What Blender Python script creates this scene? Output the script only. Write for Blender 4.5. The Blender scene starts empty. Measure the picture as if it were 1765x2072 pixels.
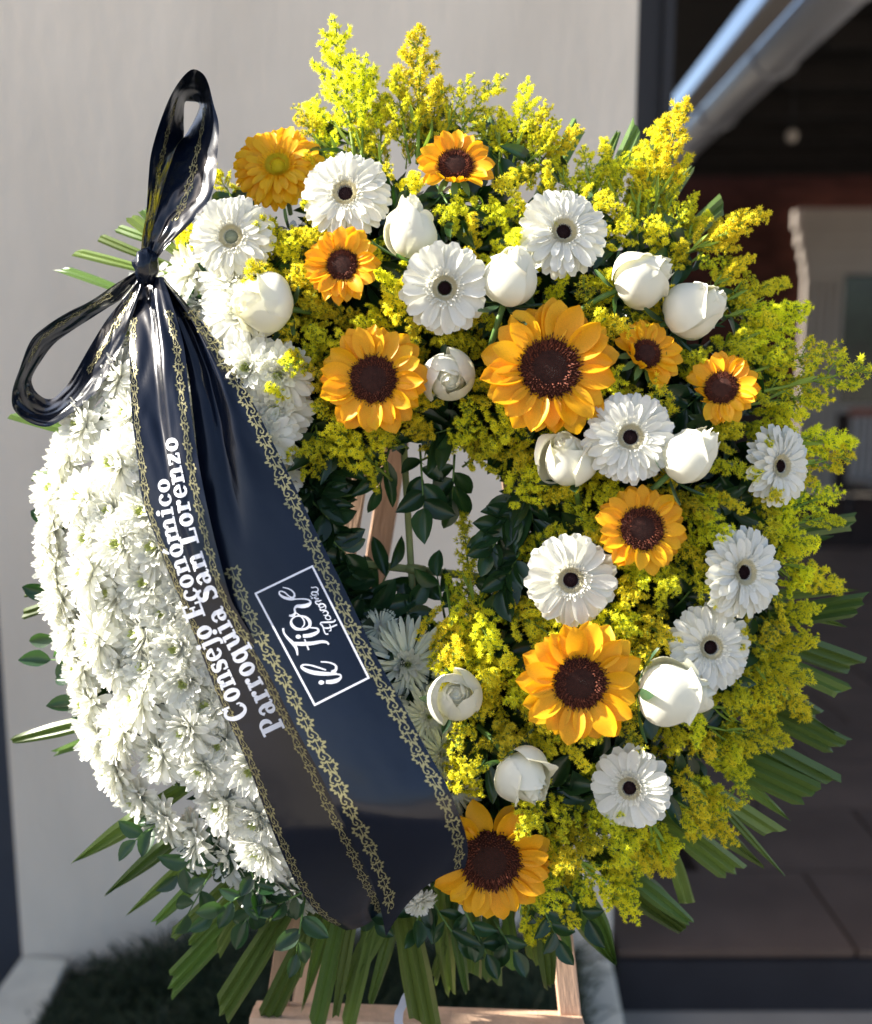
import bpy, math, random
import numpy as np
from mathutils import Matrix, Vector, noise
R = math.radians
rng = random.Random(7)
scene = bpy.context.scene
C = scene.collection

# ------------------------------------------------------------------ camera, sky, sun, exposure
CAM_H, PITCH, FPX, CX, CY, D0 = 1.5, R(9.2), 2108.0, 882.5, 1036.0, 1.10
cam_d = bpy.data.cameras.new('camera')
cam = bpy.data.objects.new('camera', cam_d); C.objects.link(cam)
cam.location = (0, 0, CAM_H)
cam.rotation_euler = (R(90) - PITCH, 0, 0)
cam_d.sensor_fit = 'HORIZONTAL'; cam_d.sensor_width = 36; cam_d.lens = 36 * FPX / 1765
cam_d.clip_start = 0.05; cam_d.clip_end = 500
cam_d.dof.use_dof = True; cam_d.dof.focus_distance = 1.0; cam_d.dof.aperture_fstop = 3.3
scene.camera = cam

SUN = Vector((-0.80, 0.02, 0.52)).normalized()
elev = math.asin(SUN.z); azim = math.atan2(SUN.x, SUN.y)
w = bpy.data.worlds.new('World'); scene.world = w; w.use_nodes = True
nt = w.node_tree; nt.nodes.clear()
sky = nt.nodes.new('ShaderNodeTexSky'); sky.sky_type = 'NISHITA'; sky.sun_disc = False
sky.sun_elevation = elev; sky.sun_rotation = azim
sky.air_density = 0.8; sky.dust_density = 2.5; sky.ozone_density = 0.6
bg = nt.nodes.new('ShaderNodeBackground'); bg.inputs[1].default_value = 0.10
wo = nt.nodes.new('ShaderNodeOutputWorld')
nt.links.new(sky.outputs[0], bg.inputs[0]); nt.links.new(bg.outputs[0], wo.inputs[0])
sl = bpy.data.lights.new('sun', 'SUN'); sl.energy = 5.0; sl.angle = R(0.5); sl.color = (1, .95, .86)
so = bpy.data.objects.new('sun', sl); C.objects.link(so)
so.rotation_euler = SUN.to_track_quat('Z', 'Y').to_euler(); so.location = (-3, 2, 5)
scene.view_settings.view_transform = 'Standard'; scene.view_settings.look = 'None'
scene.view_settings.exposure = 1.6; scene.view_settings.gamma = 1
scene.cycles.max_bounces = 8; scene.cycles.transparent_max_bounces = 8

# ------------------------------------------------------------------ frames
# wreath frame: x right, y up, z out of the wreath (the wreath leans back 9.2 degrees on its easel)
FWD = Vector((0, math.cos(PITCH), -math.sin(PITCH))); UP = Vector((0, math.sin(PITCH), math.cos(PITCH)))
ORG = Vector((0, 0, CAM_H)) + FWD * D0
WR = Matrix(((1, 0, 0, ORG.x), (0, UP.y, -FWD.y, ORG.y), (0, UP.z, -FWD.z, ORG.z), (0, 0, 0, 1)))
S = D0 / FPX                                    # metres per unit on the wreath plane
def P(x, y, h=0.0):
    d = (D0 - h) / FPX
    return Vector(((x - CX) * d, (CY - y) * d, h))
def ray(x, y):
    return Vector(((x - CX) / FPX, 0, 0)) + FWD + UP * ((CY - y) / FPX)
def atY(x, y, Y):
    r = ray(x, y); return Vector((0, 0, CAM_H)) + r * (Y / r.y)
def atZ(x, y, z):
    r = ray(x, y); return Vector((0, 0, CAM_H)) + r * ((z - CAM_H) / r.z)
CEN = (870.0, 1075.0)
def hs(x, y):
    r = math.hypot(x - CEN[0], y - CEN[1])
    return 0.095 * math.sqrt(max(0.0, 1 - ((r - 470) / 320.0) ** 2))
def radial(x, y):
    dx, dy = x - CEN[0], -(y - CEN[1]); r = math.hypot(dx, dy) + 1e-6
    return Vector((dx / r, dy / r, 0)), r

# ------------------------------------------------------------------ materials
MATS = {}
def mat(name, col, rough=.5, spec=.5, trans=0.0, tcol=None, var=0.0, hue=0.0, noise_s=None, noise_a=0.0,
        bump=0.0, bump_s=200.0, metal=0.0, coat=0.0, stretch=None, stripes=None, ior=None):
    if name in MATS: return MATS[name]
    m = bpy.data.materials.new(name); m.use_nodes = True; N = m.node_tree.nodes; L = m.node_tree.links; N.clear()
    out = N.new('ShaderNodeOutputMaterial'); p = N.new('ShaderNodeBsdfPrincipled')
    p.inputs['Roughness'].default_value = rough; p.inputs['Metallic'].default_value = metal
    p.inputs['Specular IOR Level'].default_value = spec
    if ior: p.inputs['IOR'].default_value = ior
    if coat: p.inputs['Coat Weight'].default_value = coat; p.inputs['Coat Roughness'].default_value = .08
    rgb = N.new('ShaderNodeRGB'); rgb.outputs[0].default_value = (*col, 1); cur = rgb.outputs[0]
    tc = N.new('ShaderNodeTexCoord'); vec = tc.outputs['Object']
    if stretch:
        mp = N.new('ShaderNodeMapping'); mp.inputs['Scale'].default_value = stretch
        L.new(vec, mp.inputs[0]); vec = mp.outputs[0]
    if noise_s:
        nz = N.new('ShaderNodeTexNoise'); nz.inputs['Scale'].default_value = noise_s; nz.inputs['Detail'].default_value = 5
        L.new(vec, nz.inputs[0])
        mr = N.new('ShaderNodeMapRange'); mr.inputs[1].default_value = .3; mr.inputs[2].default_value = .7
        mr.inputs[3].default_value = 1 - noise_a; mr.inputs[4].default_value = 1 + noise_a
        L.new(nz.outputs[0], mr.inputs[0])
        hv = N.new('ShaderNodeHueSaturation'); L.new(mr.outputs[0], hv.inputs['Value']); L.new(cur, hv.inputs['Color']); cur = hv.outputs[0]
    if stripes:
        wv = N.new('ShaderNodeTexWave'); wv.wave_type = 'BANDS'; wv.bands_direction = 'Y'
        wv.inputs['Scale'].default_value = stripes[0]; wv.inputs['Distortion'].default_value = .6
        L.new(tc.outputs['Object'], wv.inputs[0])
        mx = N.new('ShaderNodeMix'); mx.data_type = 'RGBA'; mx.inputs['B'].default_value = (*stripes[1], 1)
        ms = N.new('ShaderNodeMath'); ms.operation = 'MULTIPLY'; ms.inputs[1].default_value = stripes[2]
        L.new(wv.outputs['Fac'], ms.inputs[0]); L.new(ms.outputs[0], mx.inputs['Factor']); L.new(cur, mx.inputs['A']); cur = mx.outputs['Result']
    if var or hue:
        oi = N.new('ShaderNodeObjectInfo'); hv = N.new('ShaderNodeHueSaturation')
        a = N.new('ShaderNodeMapRange'); a.inputs[3].default_value = 1 - var; a.inputs[4].default_value = 1 + var
        L.new(oi.outputs['Random'], a.inputs[0]); L.new(a.outputs[0], hv.inputs['Value'])
        wn = N.new('ShaderNodeTexWhiteNoise'); wn.noise_dimensions = '1D'; L.new(oi.outputs['Random'], wn.inputs['W'])
        b = N.new('ShaderNodeMapRange'); b.inputs[3].default_value = .5 - hue; b.inputs[4].default_value = .5 + hue
        L.new(wn.outputs['Value'], b.inputs[0]); L.new(b.outputs[0], hv.inputs['Hue'])
        L.new(cur, hv.inputs['Color']); cur = hv.outputs[0]
    L.new(cur, p.inputs['Base Color'])
    if bump:
        nb = N.new('ShaderNodeTexNoise'); nb.inputs['Scale'].default_value = bump_s; nb.inputs['Detail'].default_value = 6
        L.new(vec, nb.inputs[0]); bp = N.new('ShaderNodeBump'); bp.inputs['Strength'].default_value = bump
        bp.inputs['Distance'].default_value = .01
        L.new(nb.outputs[0], bp.inputs['Height']); L.new(bp.outputs[0], p.inputs['Normal'])
    sh = p.outputs[0]
    if trans:
        t = N.new('ShaderNodeBsdfTranslucent'); mx = N.new('ShaderNodeMixShader'); mx.inputs[0].default_value = trans
        if tcol:
            mm = N.new('ShaderNodeMix'); mm.data_type = 'RGBA'; mm.blend_type = 'MULTIPLY'; mm.inputs['Factor'].default_value = 1
            mm.inputs['B'].default_value = (*tcol, 1); L.new(cur, mm.inputs['A']); L.new(mm.outputs['Result'], t.inputs[0])
        else: L.new(cur, t.inputs[0])
        L.new(sh, mx.inputs[1]); L.new(t.outputs[0], mx.inputs[2]); sh = mx.outputs[0]
    L.new(sh, out.inputs[0]); MATS[name] = m; return m

M_SUN = mat('sunflower_petal', (.90, .47, .012), .45, .35, .34, (1, .95, .6), .06, .008, 90, .17, stretch=(.25, 1.6, 1))
M_DISK = mat('sunflower_disk', (.045, .014, .009), .8, .2, noise_s=300, noise_a=.4)
M_DFLOR = mat('sunflower_disk_floret', (.15, .042, .022), .75, .25, noise_s=400, noise_a=.6)
M_DCORE = mat('sunflower_core_floret', (.022, .018, .016), .75, .25)
M_WHITE = mat('white_petal', (.86, .85, .78), .5, .35, .32, (1, 1, .9), .04, 0, 120, .09, stretch=(.25, 1.8, 1))
M_MUM = mat('chrysanthemum_petal', (.95, .95, .92), .5, .35, .48, (1, 1, .9), .03, 0)
M_MUMC = mat('chrysanthemum_core', (.66, .72, .30), .55, .3, .3)
M_SPID = mat('spider_petal', (.90, .92, .74), .5, .35, .28, None, .03)
M_YGER = mat('yellow_gerbera_petal', (.93, .56, .015), .45, .35, .38, (1, .95, .6), .05, .006, 120, .06, stretch=(.25, 1.8, 1))
M_GDARK = mat('gerbera_dark_eye', (.022, .006, .008), .7, .3)
M_GRING = mat('gerbera_cream_floret', (.80, .74, .50), .6, .3, .2)
M_GGREY = mat('gerbera_pale_eye', (.42, .46, .34), .6, .3)
M_ROSE = mat('rose_petal', (.88, .86, .73), .42, .4, .25, (1, 1, .82), .02, 0, 14, .03)
M_GOLD = mat('goldenrod_floret', (.94, .87, .055), .55, .3, .48, (1, 1, .5), .16, .016)
M_GGRN = mat('goldenrod_green', (.26, .38, .06), .6, .3, .3, (1, 1, .5), .2, .01)
M_STEM = mat('green_stem', (.10, .19, .045), .5, .4, noise_s=60, noise_a=.2)
M_LEAF = mat('dark_leaf', (.022, .062, .022), .28, .55, .22, (1.6, 1.9, .5), .3, .015, 30, .15)
M_LEAFB = mat('bluegreen_leaf', (.048, .098, .050), .35, .5, .30, (1.5, 1.8, .5), .25, .02, 30, .12)
M_PALM = mat('palm_leaf', (.115, .180, .042), .40, .45, .30, (1.2, 1.3, .6), .32, .02, 30, .22, stretch=(.12, 4, 1))
M_RIB = mat('black_ribbon', (.0028, .0055, .014), .22, .5, ior=1.5, noise_s=8, noise_a=.3, bump=.06, bump_s=25)
M_FOIL = mat('gold_print', (.30, .27, .13), .40, .6, metal=.4)
M_PRINT = mat('white_print', (.82, .83, .88), .45, .5)
M_PINE = mat('pine_wood', (.62, .40, .27), .6, .3, noise_s=9, noise_a=.16, stretch=(6, 6, .6), bump=.25, bump_s=60)
M_PINEH = mat('pine_wood_bar', (.64, .43, .29), .6, .3, noise_s=9, noise_a=.16, stretch=(.6, 6, 6), bump=.25, bump_s=60)
M_WALL = mat('plaster', (.74, .665, .555), .85, .2, noise_s=3.0, noise_a=.10, stretch=(1, 1, .35), bump=.55, bump_s=26)
M_DARK = mat('charcoal_paint', (.035, .036, .042), .6, .3)
M_BLUEG = mat('slate_wall', (.055, .065, .085), .7, .3, noise_s=3, noise_a=.1)
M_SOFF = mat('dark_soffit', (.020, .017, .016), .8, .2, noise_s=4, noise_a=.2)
M_BRICK = mat('brick', (.085, .028, .020), .85, .2, var=.25, noise_s=30, noise_a=.15)
M_MORT = mat('mortar', (.05, .035, .03), .9, .1)
M_TRIM = mat('cream_trim', (.50, .43, .37), .6, .3, noise_s=5, noise_a=.04)
M_GUT = mat('gutter_white', (.42, .43, .47), .4, .5)
M_FASC = mat('fascia_grey', (.36, .33, .31), .6, .3)
M_GLASS = mat('window_glass', (.02, .035, .022), .12, .6, noise_s=6, noise_a=.5)
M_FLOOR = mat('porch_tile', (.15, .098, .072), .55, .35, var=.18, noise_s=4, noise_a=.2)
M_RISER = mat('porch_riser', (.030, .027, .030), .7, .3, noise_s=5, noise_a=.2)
M_GROUND = mat('paving', (.34, .30, .25), .85, .2, noise_s=3, noise_a=.12)
M_KERB = mat('kerb_stone', (.72, .68, .56), .85, .2, noise_s=14, noise_a=.1, bump=.3, bump_s=80)
M_SOIL = mat('soil', (.035, .026, .018), .95, .1, noise_s=25, noise_a=.4, bump=.6, bump_s=60)
M_GRASS = mat('mondo_grass', (.022, .045, .018), .5, .35, .2, None, .3)
M_TERRA = mat('terracotta', (.25, .08, .05), .8, .2)
M_STRAP = mat('plastic_strap', (.62, .66, .78), .3, .5, .4)

# ------------------------------------------------------------------ object helpers
def mesh(name, V, F, m, smooth=True, mi=None, mats=None):
    me = bpy.data.meshes.new(name); me.from_pydata([tuple(v) for v in V], [], F)
    for q in (mats or [m]): me.materials.append(q)
    if mi: me.polygons.foreach_set('material_index', mi)
    if smooth: me.polygons.foreach_set('use_smooth', [True] * len(me.polygons))
    me.update(); return me
def ob(name, me, parent=None, mx=None):
    o = bpy.data.objects.new(name, me); C.objects.link(o)
    if parent: o.parent = parent
    if mx is not None: o.matrix_basis = mx
    return o
def tag(o, label=None, cat=None, group=None, kind=None):
    if label: o['label'] = label
    if cat: o['category'] = cat
    if group: o['group'] = group
    if kind: o['kind'] = kind
    return o
def thing(name, label, cat, mx, group=None):
    o = ob(name, None, None, mx); o.empty_display_size = .01
    return tag(o, label, cat, group)
def fix(o, mx):
    o.matrix_basis = mx; return o
def frame(pos, n, spin=0.0, upv=Vector((0, 1, 0))):
    """matrix in the wreath frame with z axis n"""
    n = n.normalized(); x = upv.cross(n)
    if x.length < 1e-4: x = Vector((1, 0, 0))
    x.normalize(); y = n.cross(x)
    m = Matrix(((x.x, y.x, n.x, pos.x), (x.y, y.y, n.y, pos.y), (x.z, y.z, n.z, pos.z), (0, 0, 0, 1)))
    return m @ Matrix.Rotation(spin, 4, 'Z')
def box(V, F, a, b, M=None):
    k = len(V)
    for z in (a[2], b[2]):
        for (x, y) in ((a[0], a[1]), (b[0], a[1]), (b[0], b[1]), (a[0], b[1])):
            p = Vector((x, y, z)); V.append(M @ p if M else p)
    F += [(k, k+3, k+2, k+1), (k+4, k+5, k+6, k+7), (k, k+1, k+5, k+4), (k+1, k+2, k+6, k+5), (k+2, k+3, k+7, k+6), (k+3, k, k+4, k+7)]
def tube(V, F, pts, rad, n=6):
    k = len(V); pts = [Vector(p) for p in pts]
    for i, p in enumerate(pts):
        t = (pts[min(i+1, len(pts)-1)] - pts[max(i-1, 0)]).normalized()
        a = t.orthogonal().normalized() if i == 0 else (a - t * a.dot(t)).normalized()
        b = t.cross(a); r = rad[i] if isinstance(rad, (list, tuple)) else rad
        for j in range(n):
            c = 2 * math.pi * j / n; V.append(p + (a * math.cos(c) + b * math.sin(c)) * r)
    for i in range(len(pts) - 1):
        for j in range(n):
            F.append((k+i*n+j, k+i*n+(j+1) % n, k+(i+1)*n+(j+1) % n, k+(i+1)*n+j))
    F.append(tuple(k + j for j in reversed(range(n)))); F.append(tuple(k + (len(pts)-1)*n + j for j in range(n)))
def catmull(pts, n):
    pts = [np.array(p, float) for p in pts]
    d = [0.0]
    for i in range(1, len(pts)): d.append(d[-1] + max(1e-6, np.linalg.norm((pts[i] - pts[i-1])[2:] if len(pts[i]) == 6 else (pts[i] - pts[i-1])[:2])))
    d = np.array(d) / d[-1]; A = np.array(pts); T = np.linspace(0, 1, n); out = []
    m = np.zeros_like(A)
    for i in range(len(A)):
        a, b = max(0, i-1), min(len(A)-1, i+1); m[i] = (A[b] - A[a]) / (d[b] - d[a])
    for t in T:
        i = min(len(A)-2, max(0, np.searchsorted(d, t, side='right') - 1)); h = d[i+1] - d[i]; u = (t - d[i]) / h
        out.append((2*u**3-3*u**2+1)*A[i] + (u**3-2*u**2+u)*h*m[i] + (-2*u**3+3*u**2)*A[i+1] + (u**3-u**2)*h*m[i+1])
    return np.array(out)
def petal_geo(L, W, prof, nu=6, nv=4, cup=.25, a1=0.0, a2=0.0, ridge=0.0, wob=0.0, seed=0, twist=0.0):
    V, F = [], []; r = random.Random(seed); ph = r.random() * 6
    for i in range(nu + 1):
        u = i / nu; hw = W / 2 * prof(u)
        for j in range(nv + 1):
            v = 2 * j / nv - 1
            x = u * L; y = v * hw; z = L * (a1 * u + a2 * u * u) + cup * hw * (v * v - .3)
            z += ridge * W * math.cos(v * math.pi * 2) * math.sin(math.pi * min(1, u * 1.1))
            z += wob * L * math.sin(ph + u * 4 + v * 2.2) * u
            tw = twist * u; y, z = y * math.cos(tw) - z * math.sin(tw) * .3, z + y * math.sin(tw)
            V.append(Vector((x, y, z)))
    for i in range(nu):
        for j in range(nv):
            k = i * (nv + 1) + j; F.append((k, k + nv + 1, k + nv + 2, k + 1))
    return V, F
def lerp_prof(tab):
    def f(u):
        for (a, x), (b, y) in zip(tab, tab[1:]):
            if u <= b: return x + (y - x) * (u - a) / (b - a)
        return tab[-1][1]
    return f
PR_SUN = lerp_prof([(0, .45), (.2, .82), (.45, 1), (.7, .92), (.88, .60), (1, .08)])
PR_GER = lerp_prof([(0, .35), (.3, .66), (.6, .94), (.82, 1), (.94, .84), (1, .42)])
PR_MUM = lerp_prof([(0, .4), (.35, .78), (.75, 1), (.92, .82), (1, .35)])
PR_SPI = lerp_prof([(0, .7), (.4, .6), (.8, .8), (.95, .8), (1, .3)])
PR_LEAF = lerp_prof([(0, .06), (.15, .55), (.4, 1), (.65, .95), (.85, .6), (1, .05)])
def add(V, F, V2, F2, M):
    k = len(V); V += [M @ v for v in V2]; F += [tuple(i + k for i in f) for f in F2]
def Rx(a, ax): return Matrix.Rotation(a, 4, ax)
def pm(az, r, z, pitch, sc=1.0, roll=0.0):     # matrix of a petal rooted at radius r, turned az, lifted by pitch
    return Rx(az, 'Z') @ Matrix.Translation((r, 0, z)) @ Rx(-pitch, 'Y') @ Rx(roll, 'X') @ Matrix.Scale(sc, 4)

# ------------------------------------------------------------------ label maker for the small repeats
ANCH = []
used_labels = {}
def dirword(dx, dy):
    a = math.degrees(math.atan2(-dy, dx)) % 360
    return ['right of', 'above and right of', 'above', 'above and left of', 'left of', 'below and left of', 'below', 'below and right of'][int((a + 22.5) // 45) % 8]
PENDING = []
def later(o, x, y, desc): PENDING.append((o, x, y, desc))
ORD = ['first', 'second', 'third', 'fourth', 'fifth', 'sixth', 'seventh', 'eighth', 'ninth', 'tenth', 'eleventh', 'twelfth']
NUMW = ['one', 'two', 'three', 'four', 'five', 'six', 'seven', 'eight', 'nine', 'ten', 'eleven', 'twelve']
def name_all():
    b = {}
    for o, x, y, d in PENDING:
        a = min(ANCH, key=lambda q: math.hypot(q[0] - x, q[1] - y))
        b.setdefault((d, dirword(x - a[0], y - a[1]), a[2]), []).append((math.hypot(a[0] - x, a[1] - y), o))
    for (d, w_, a), L in b.items():
        L.sort(key=lambda q: q[0])
        for i, (_, o) in enumerate(L):
            if len(L) == 1: o['label'] = '%s %s the %s' % (d, w_, a)
            elif len(L) == 2: o['label'] = '%s %s the %s, %s one' % (d, w_, a, ('nearer', 'farther')[i])
            else: o['label'] = '%s %s the %s, %s outward' % (d, w_, a, ORD[min(i, 11)])
            if len(o['label'].split()) > 16: o['label'] = o['label'].replace('dark leafy twig among the goldenrod', 'leafy twig among goldenrod').replace('dark twig at the inner rim', 'twig at inner rim').replace('leafy twig with rounded leaves', 'round leaved twig')

# ================================================================== SETTING
WY, BY = 2.38, 10.5
def rect_obj(name, a, b, m, parent=None):
    V, F = [], []; box(V, F, a, b); return ob(name, mesh(name, V, F, m, False), parent)
def bev(o, wd=.004, seg=2):
    q = o.modifiers.new('bevel', 'BEVEL'); q.width = wd; q.segments = seg; q.limit_method = 'ANGLE'; return o
V = [Vector((-60, -60, -.17)), Vector((60, -60, -.17)), Vector((60, 60, -.17)), Vector((-60, 60, -.17))]
tag(ob('ground', mesh('ground', V, [(0, 1, 2, 3)], M_GROUND, False)), 'beige paving in front of the wall and porch', 'ground', kind='structure')
wl = atY(42, 1930, WY).x; wr = atY(1238, 1936, WY).x
o = bev(rect_obj('plaster_wall', (wl, WY, -.16), (wr, WY + 8.1, 5.4), M_WALL), .008)
tag(o, 'pale plaster wall standing behind the wreath', 'wall')
o = rect_obj('slate_wall', (-6, WY + .10, -.16), (wl - .004, WY + .3, 1.95), M_BLUEG)
tag(o, 'dark slate blue wall meeting the left end of the plaster wall', 'wall')
o = rect_obj('sun_block_wall', (-3.4, -1.5, -.165), (-3.2, WY + .095, 2.88), M_WALL)  # added out of view, keeps direct sun off the ground and grass
tag(o, 'unseen wall added to the left of the wreath to block low sun', 'wall')
# kerbs and planting bed
def prism(name, pts, z0, z1, m, parent=None):
    n = len(pts); V = [Vector((p.x, p.y, z0)) for p in pts] + [Vector((p.x, p.y, z1)) for p in pts]
    F = [tuple(range(n - 1, -1, -1)), tuple(range(n, 2 * n))] + [(i, (i+1) % n, n + (i+1) % n, n + i) for i in range(n)]
    return ob(name, mesh(name, V, F, m, False), parent)
kl = [atZ(44, 1934, 0), atZ(-150, 2200, 0), atZ(12, 2200, 0), atZ(138, 1940, 0)]
tag(bev(prism('kerb', kl, -.16, .0, M_KERB), .006), 'cream kerb stone at the foot of the wall, lower left', 'kerb')
kr = [atZ(1165, 1940, 0), atZ(1190, 2200, 0), atZ(1290, 2200, 0), atZ(1238, 1940, 0)]
tag(bev(prism('kerb', kr, -.16, .0, M_KERB), .006), 'pale kerb stone at the foot of the wall, right of the easel', 'kerb')
bed = [kl[3], kl[2], kr[1], kr[0]]
tag(prism('planting_bed', [Vector((kl[3].x+.004, WY-.005, 0)), Vector((kl[2].x+.004, kl[2].y, 0)), Vector((kr[1].x-.004, kr[1].y, 0)), Vector((kr[0].x-.004, WY-.005, 0))], -.15, -.045, M_SOIL), 'dark soil bed at the foot of the wall', 'soil', kind='structure')
V, F = [], []
for i in range(5200):
    fx, fy = rng.random(), rng.random()
    a = bed[0].lerp(bed[3], fx); b_ = bed[1].lerp(bed[2], fx); p = a.lerp(b_, fy * .92 + .03)
    p = Vector((p.x, p.y, -.045))
    cl = noise.noise(Vector((p.x * 7, p.y * 7, 0)))
    h = (.07 + .09 * max(0, cl + .35) + rng.random() * .04) * min(1, .25 + fx * 3.2); az = rng.random() * 6.28; ln = .03 + rng.random() * .10
    dx, dy = math.cos(az), math.sin(az); wv = .0018; px, py = -dy * wv, dx * wv; k = len(V)
    for u in (0, .5, .85):
        q = p + Vector((dx * ln * u * u, dy * ln * u * u - abs(dy) * 0, h * math.sin(u * 1.7)))
        q.y = min(q.y, WY - .01)
        V += [q + Vector((px, py, 0)), q - Vector((px, py, 0))]
    V.append(Vector((p.x + dx * ln, min(p.y + dy * ln, WY - .01), -.045 + h * .97)))
    F += [(k, k+1, k+3, k+2), (k+2, k+3, k+5, k+4), (k+4, k+5, k+6)]
tag(ob('mondo_grass', mesh('grass', V, F, M_GRASS)), 'dark tufted grass along the foot of the wall', 'grass', kind='stuff')

# porch on the right
pf = thing('porch_floor', None, None, Matrix.Identity(4)); pf['kind'] = 'structure'; pf['label'] = 'dark brown tiled porch floor with a step, lower right'
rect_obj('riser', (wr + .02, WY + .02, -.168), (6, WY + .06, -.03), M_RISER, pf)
rect_obj('screed', (wr + .02, WY + .062, -.16), (7.5, BY, -.024), M_MORT, pf)
V, F = [], []; box(V, F, (-.295, -.195, -.02), (.295, .195, 0)); tile_me = mesh('tile', V, F, M_FLOOR, False)
for j in range(13):
    for i in range(5):
        x = wr + .02 + .297 + i * .6 + (.3 if j % 2 else 0); y = WY + .215 + j * .4
        ob('floor_tile', tile_me, pf, Matrix.Translation((x, y, rng.uniform(-.0015, .0015))))
# brick facade, door surround

bw = thing('brick_facade', 'dark red brick house front under the porch roof', 'wall', Matrix.Identity(4))
rect_obj('mortar', (1.6, BY + .01, -.02), (7.5, BY + .3, 3.25), M_MORT, bw)
V, F = [], []; box(V, F, (-.104, -.012, -.031), (.104, .03, .031)); brick_me = mesh('brick', V, F, M_BRICK, False)
n = 0
for k in range(34):
    for i in range(10):
        z = .95 + k * .074; x = 2.45 + i * .22 + (.11 if k % 2 else 0)
        if n < 299 and not (x > atY(1640, 700, BY).x and z < 2.75): ob('brick', brick_me, bw, Matrix.Translation((x, BY, z))); n += 1
ds = thing('door_surround', 'cream fluted pilaster with a moulded cornice around the dark doorway', 'door surround', Matrix.Identity(4))
pl = atY(1622, 700, BY - .1).x; pr_ = atY(1700, 700, BY - .1).x; ct = atY(1600, 425, BY - .15).z; cb = atY(1600, 555, BY - .15).z
V, F = [], []; box(V, F, (pl, BY - .12, 0), (pr_, BY - .03, cb))
nf = 5
for i in range(nf):
    x0 = pl + (pr_ - pl) * (i + .18) / nf; x1 = pl + (pr_ - pl) * (i + .82) / nf
    box(V, F, (x0, BY - .15, .12), (x1, BY - .121, cb - .06))
ob('pilaster', mesh('pilaster', V, F, M_TRIM, False), ds)
V, F = [], []
hh = ct - cb
for a, b_, e in ((0, .22, .02), (.22, .45, .05), (.45, .72, .09), (.72, 1, .13)):
    box(V, F, (pl - e, BY - .15 - e, cb + hh * a + .002), (pr_ + 2.2, BY - .031, cb + hh * b_))
ob('cornice', mesh('cornice', V, F, M_TRIM, False), ds)
rect_obj('window_glass', (pr_ + .02, BY - .08, .9), (pr_ + 1.2, BY - .05, cb - .01), M_GLASS, ds)
rect_obj('sill', (pr_ + .01, BY - .14, .82), (pr_ + 1.2, BY - .03, .895), M_TRIM, ds)
# porch roof, fascia, gutter
PM = Matrix.Translation((1.4, 4.9, 0)) @ Rx(-.048, 'Z') @ Matrix.Translation((-1.4, -4.9, 0))
pr = thing('porch_roof', 'dark porch roof with grey fascia running away to the right', 'roof', PM)
V, F = [], []
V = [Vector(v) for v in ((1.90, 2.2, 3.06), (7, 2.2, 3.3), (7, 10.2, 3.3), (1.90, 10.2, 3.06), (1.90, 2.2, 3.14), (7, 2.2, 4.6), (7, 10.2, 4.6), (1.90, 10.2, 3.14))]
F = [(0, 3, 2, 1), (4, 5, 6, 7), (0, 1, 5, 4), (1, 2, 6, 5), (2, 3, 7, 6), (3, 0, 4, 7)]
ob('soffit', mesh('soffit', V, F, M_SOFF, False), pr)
for i in range(9):
    y = 3.0 + i * .8; V, F = [], []; box(V, F, (1.9, y, 2.93), (6.5, y + .07, 3.05)); ob('rafter', mesh('rafter', V, F, M_SOFF, False), pr)
rect_obj('fascia', (1.48, 2.2, 3.0), (1.60, 9.9, 3.035), M_FASC, pr)
gt = thing('roof_gutter', 'pale metal gutter along the edge of the porch roof', 'gutter', PM)
V, F = [], []; ng = 10
for y in (2.2, 9.9):
    for rr in (.125, .118):
        for j in range(ng + 1):
            a = math.pi + math.pi * j / ng; V.append(Vector((1.79 + rr * math.cos(a), y, 3.06 + rr * math.sin(a))))
q = ng + 1
for j in range(ng):
    F += [(j, j+1, 2*q+j+1, 2*q+j), (q+j+1, q+j, 3*q+j, 3*q+j+1), (j+1, j, q+j, q+j+1), (2*q+j, 2*q+j+1, 3*q+j+1, 3*q+j)]
ob('trough', mesh('trough', V, F, M_GUT), gt)
for y in (3.4, 4.7, 6.0, 7.4, 8.8):
    V, F = [], []; pts = [(1.79 + .132 * math.cos(math.pi + math.pi * j / 8), y, 3.06 + .132 * math.sin(math.pi + math.pi * j / 8)) for j in range(9)]
    tube(V, F, pts, .010, 5); ob('bracket', mesh('bracket', V, F, M_GUT), gt)
# eave over the plaster wall
ev = thing('wall_eave', 'dark eave with clay tile ends above the charcoal post', 'roof', PM)
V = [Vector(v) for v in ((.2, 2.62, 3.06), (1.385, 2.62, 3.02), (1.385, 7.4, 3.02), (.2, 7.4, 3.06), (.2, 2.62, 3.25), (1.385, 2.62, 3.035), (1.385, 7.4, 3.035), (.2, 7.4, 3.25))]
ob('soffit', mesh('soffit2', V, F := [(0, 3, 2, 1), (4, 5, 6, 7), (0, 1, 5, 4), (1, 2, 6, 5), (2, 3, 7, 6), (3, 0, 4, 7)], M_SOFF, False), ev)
for i in range(5):
    V, F = [], []; tube(V, F, [(.80 + i * .1, 4.0, 3.0), (.80 + i * .1, 4.35, 3.015)], .045, 8); ob('tile_end', mesh('tile_end', V, F, M_TERRA), ev)
px0, px1 = atY(1304, 100, 3.0).x, atY(1354, 100, 3.0).x
V, F = [], []; box(V, F, (px0 - .06, 3.0, -.02), (px1, 3.1, 3.02)); box(V, F, (px1 - .02, 2.985, -.02), (px1 + .012, 2.999, 3.02))
tag(bev(ob('charcoal_post', mesh('post', V, F, M_DARK, False)), .003), 'charcoal post just right of the plaster wall', 'post')
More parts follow.
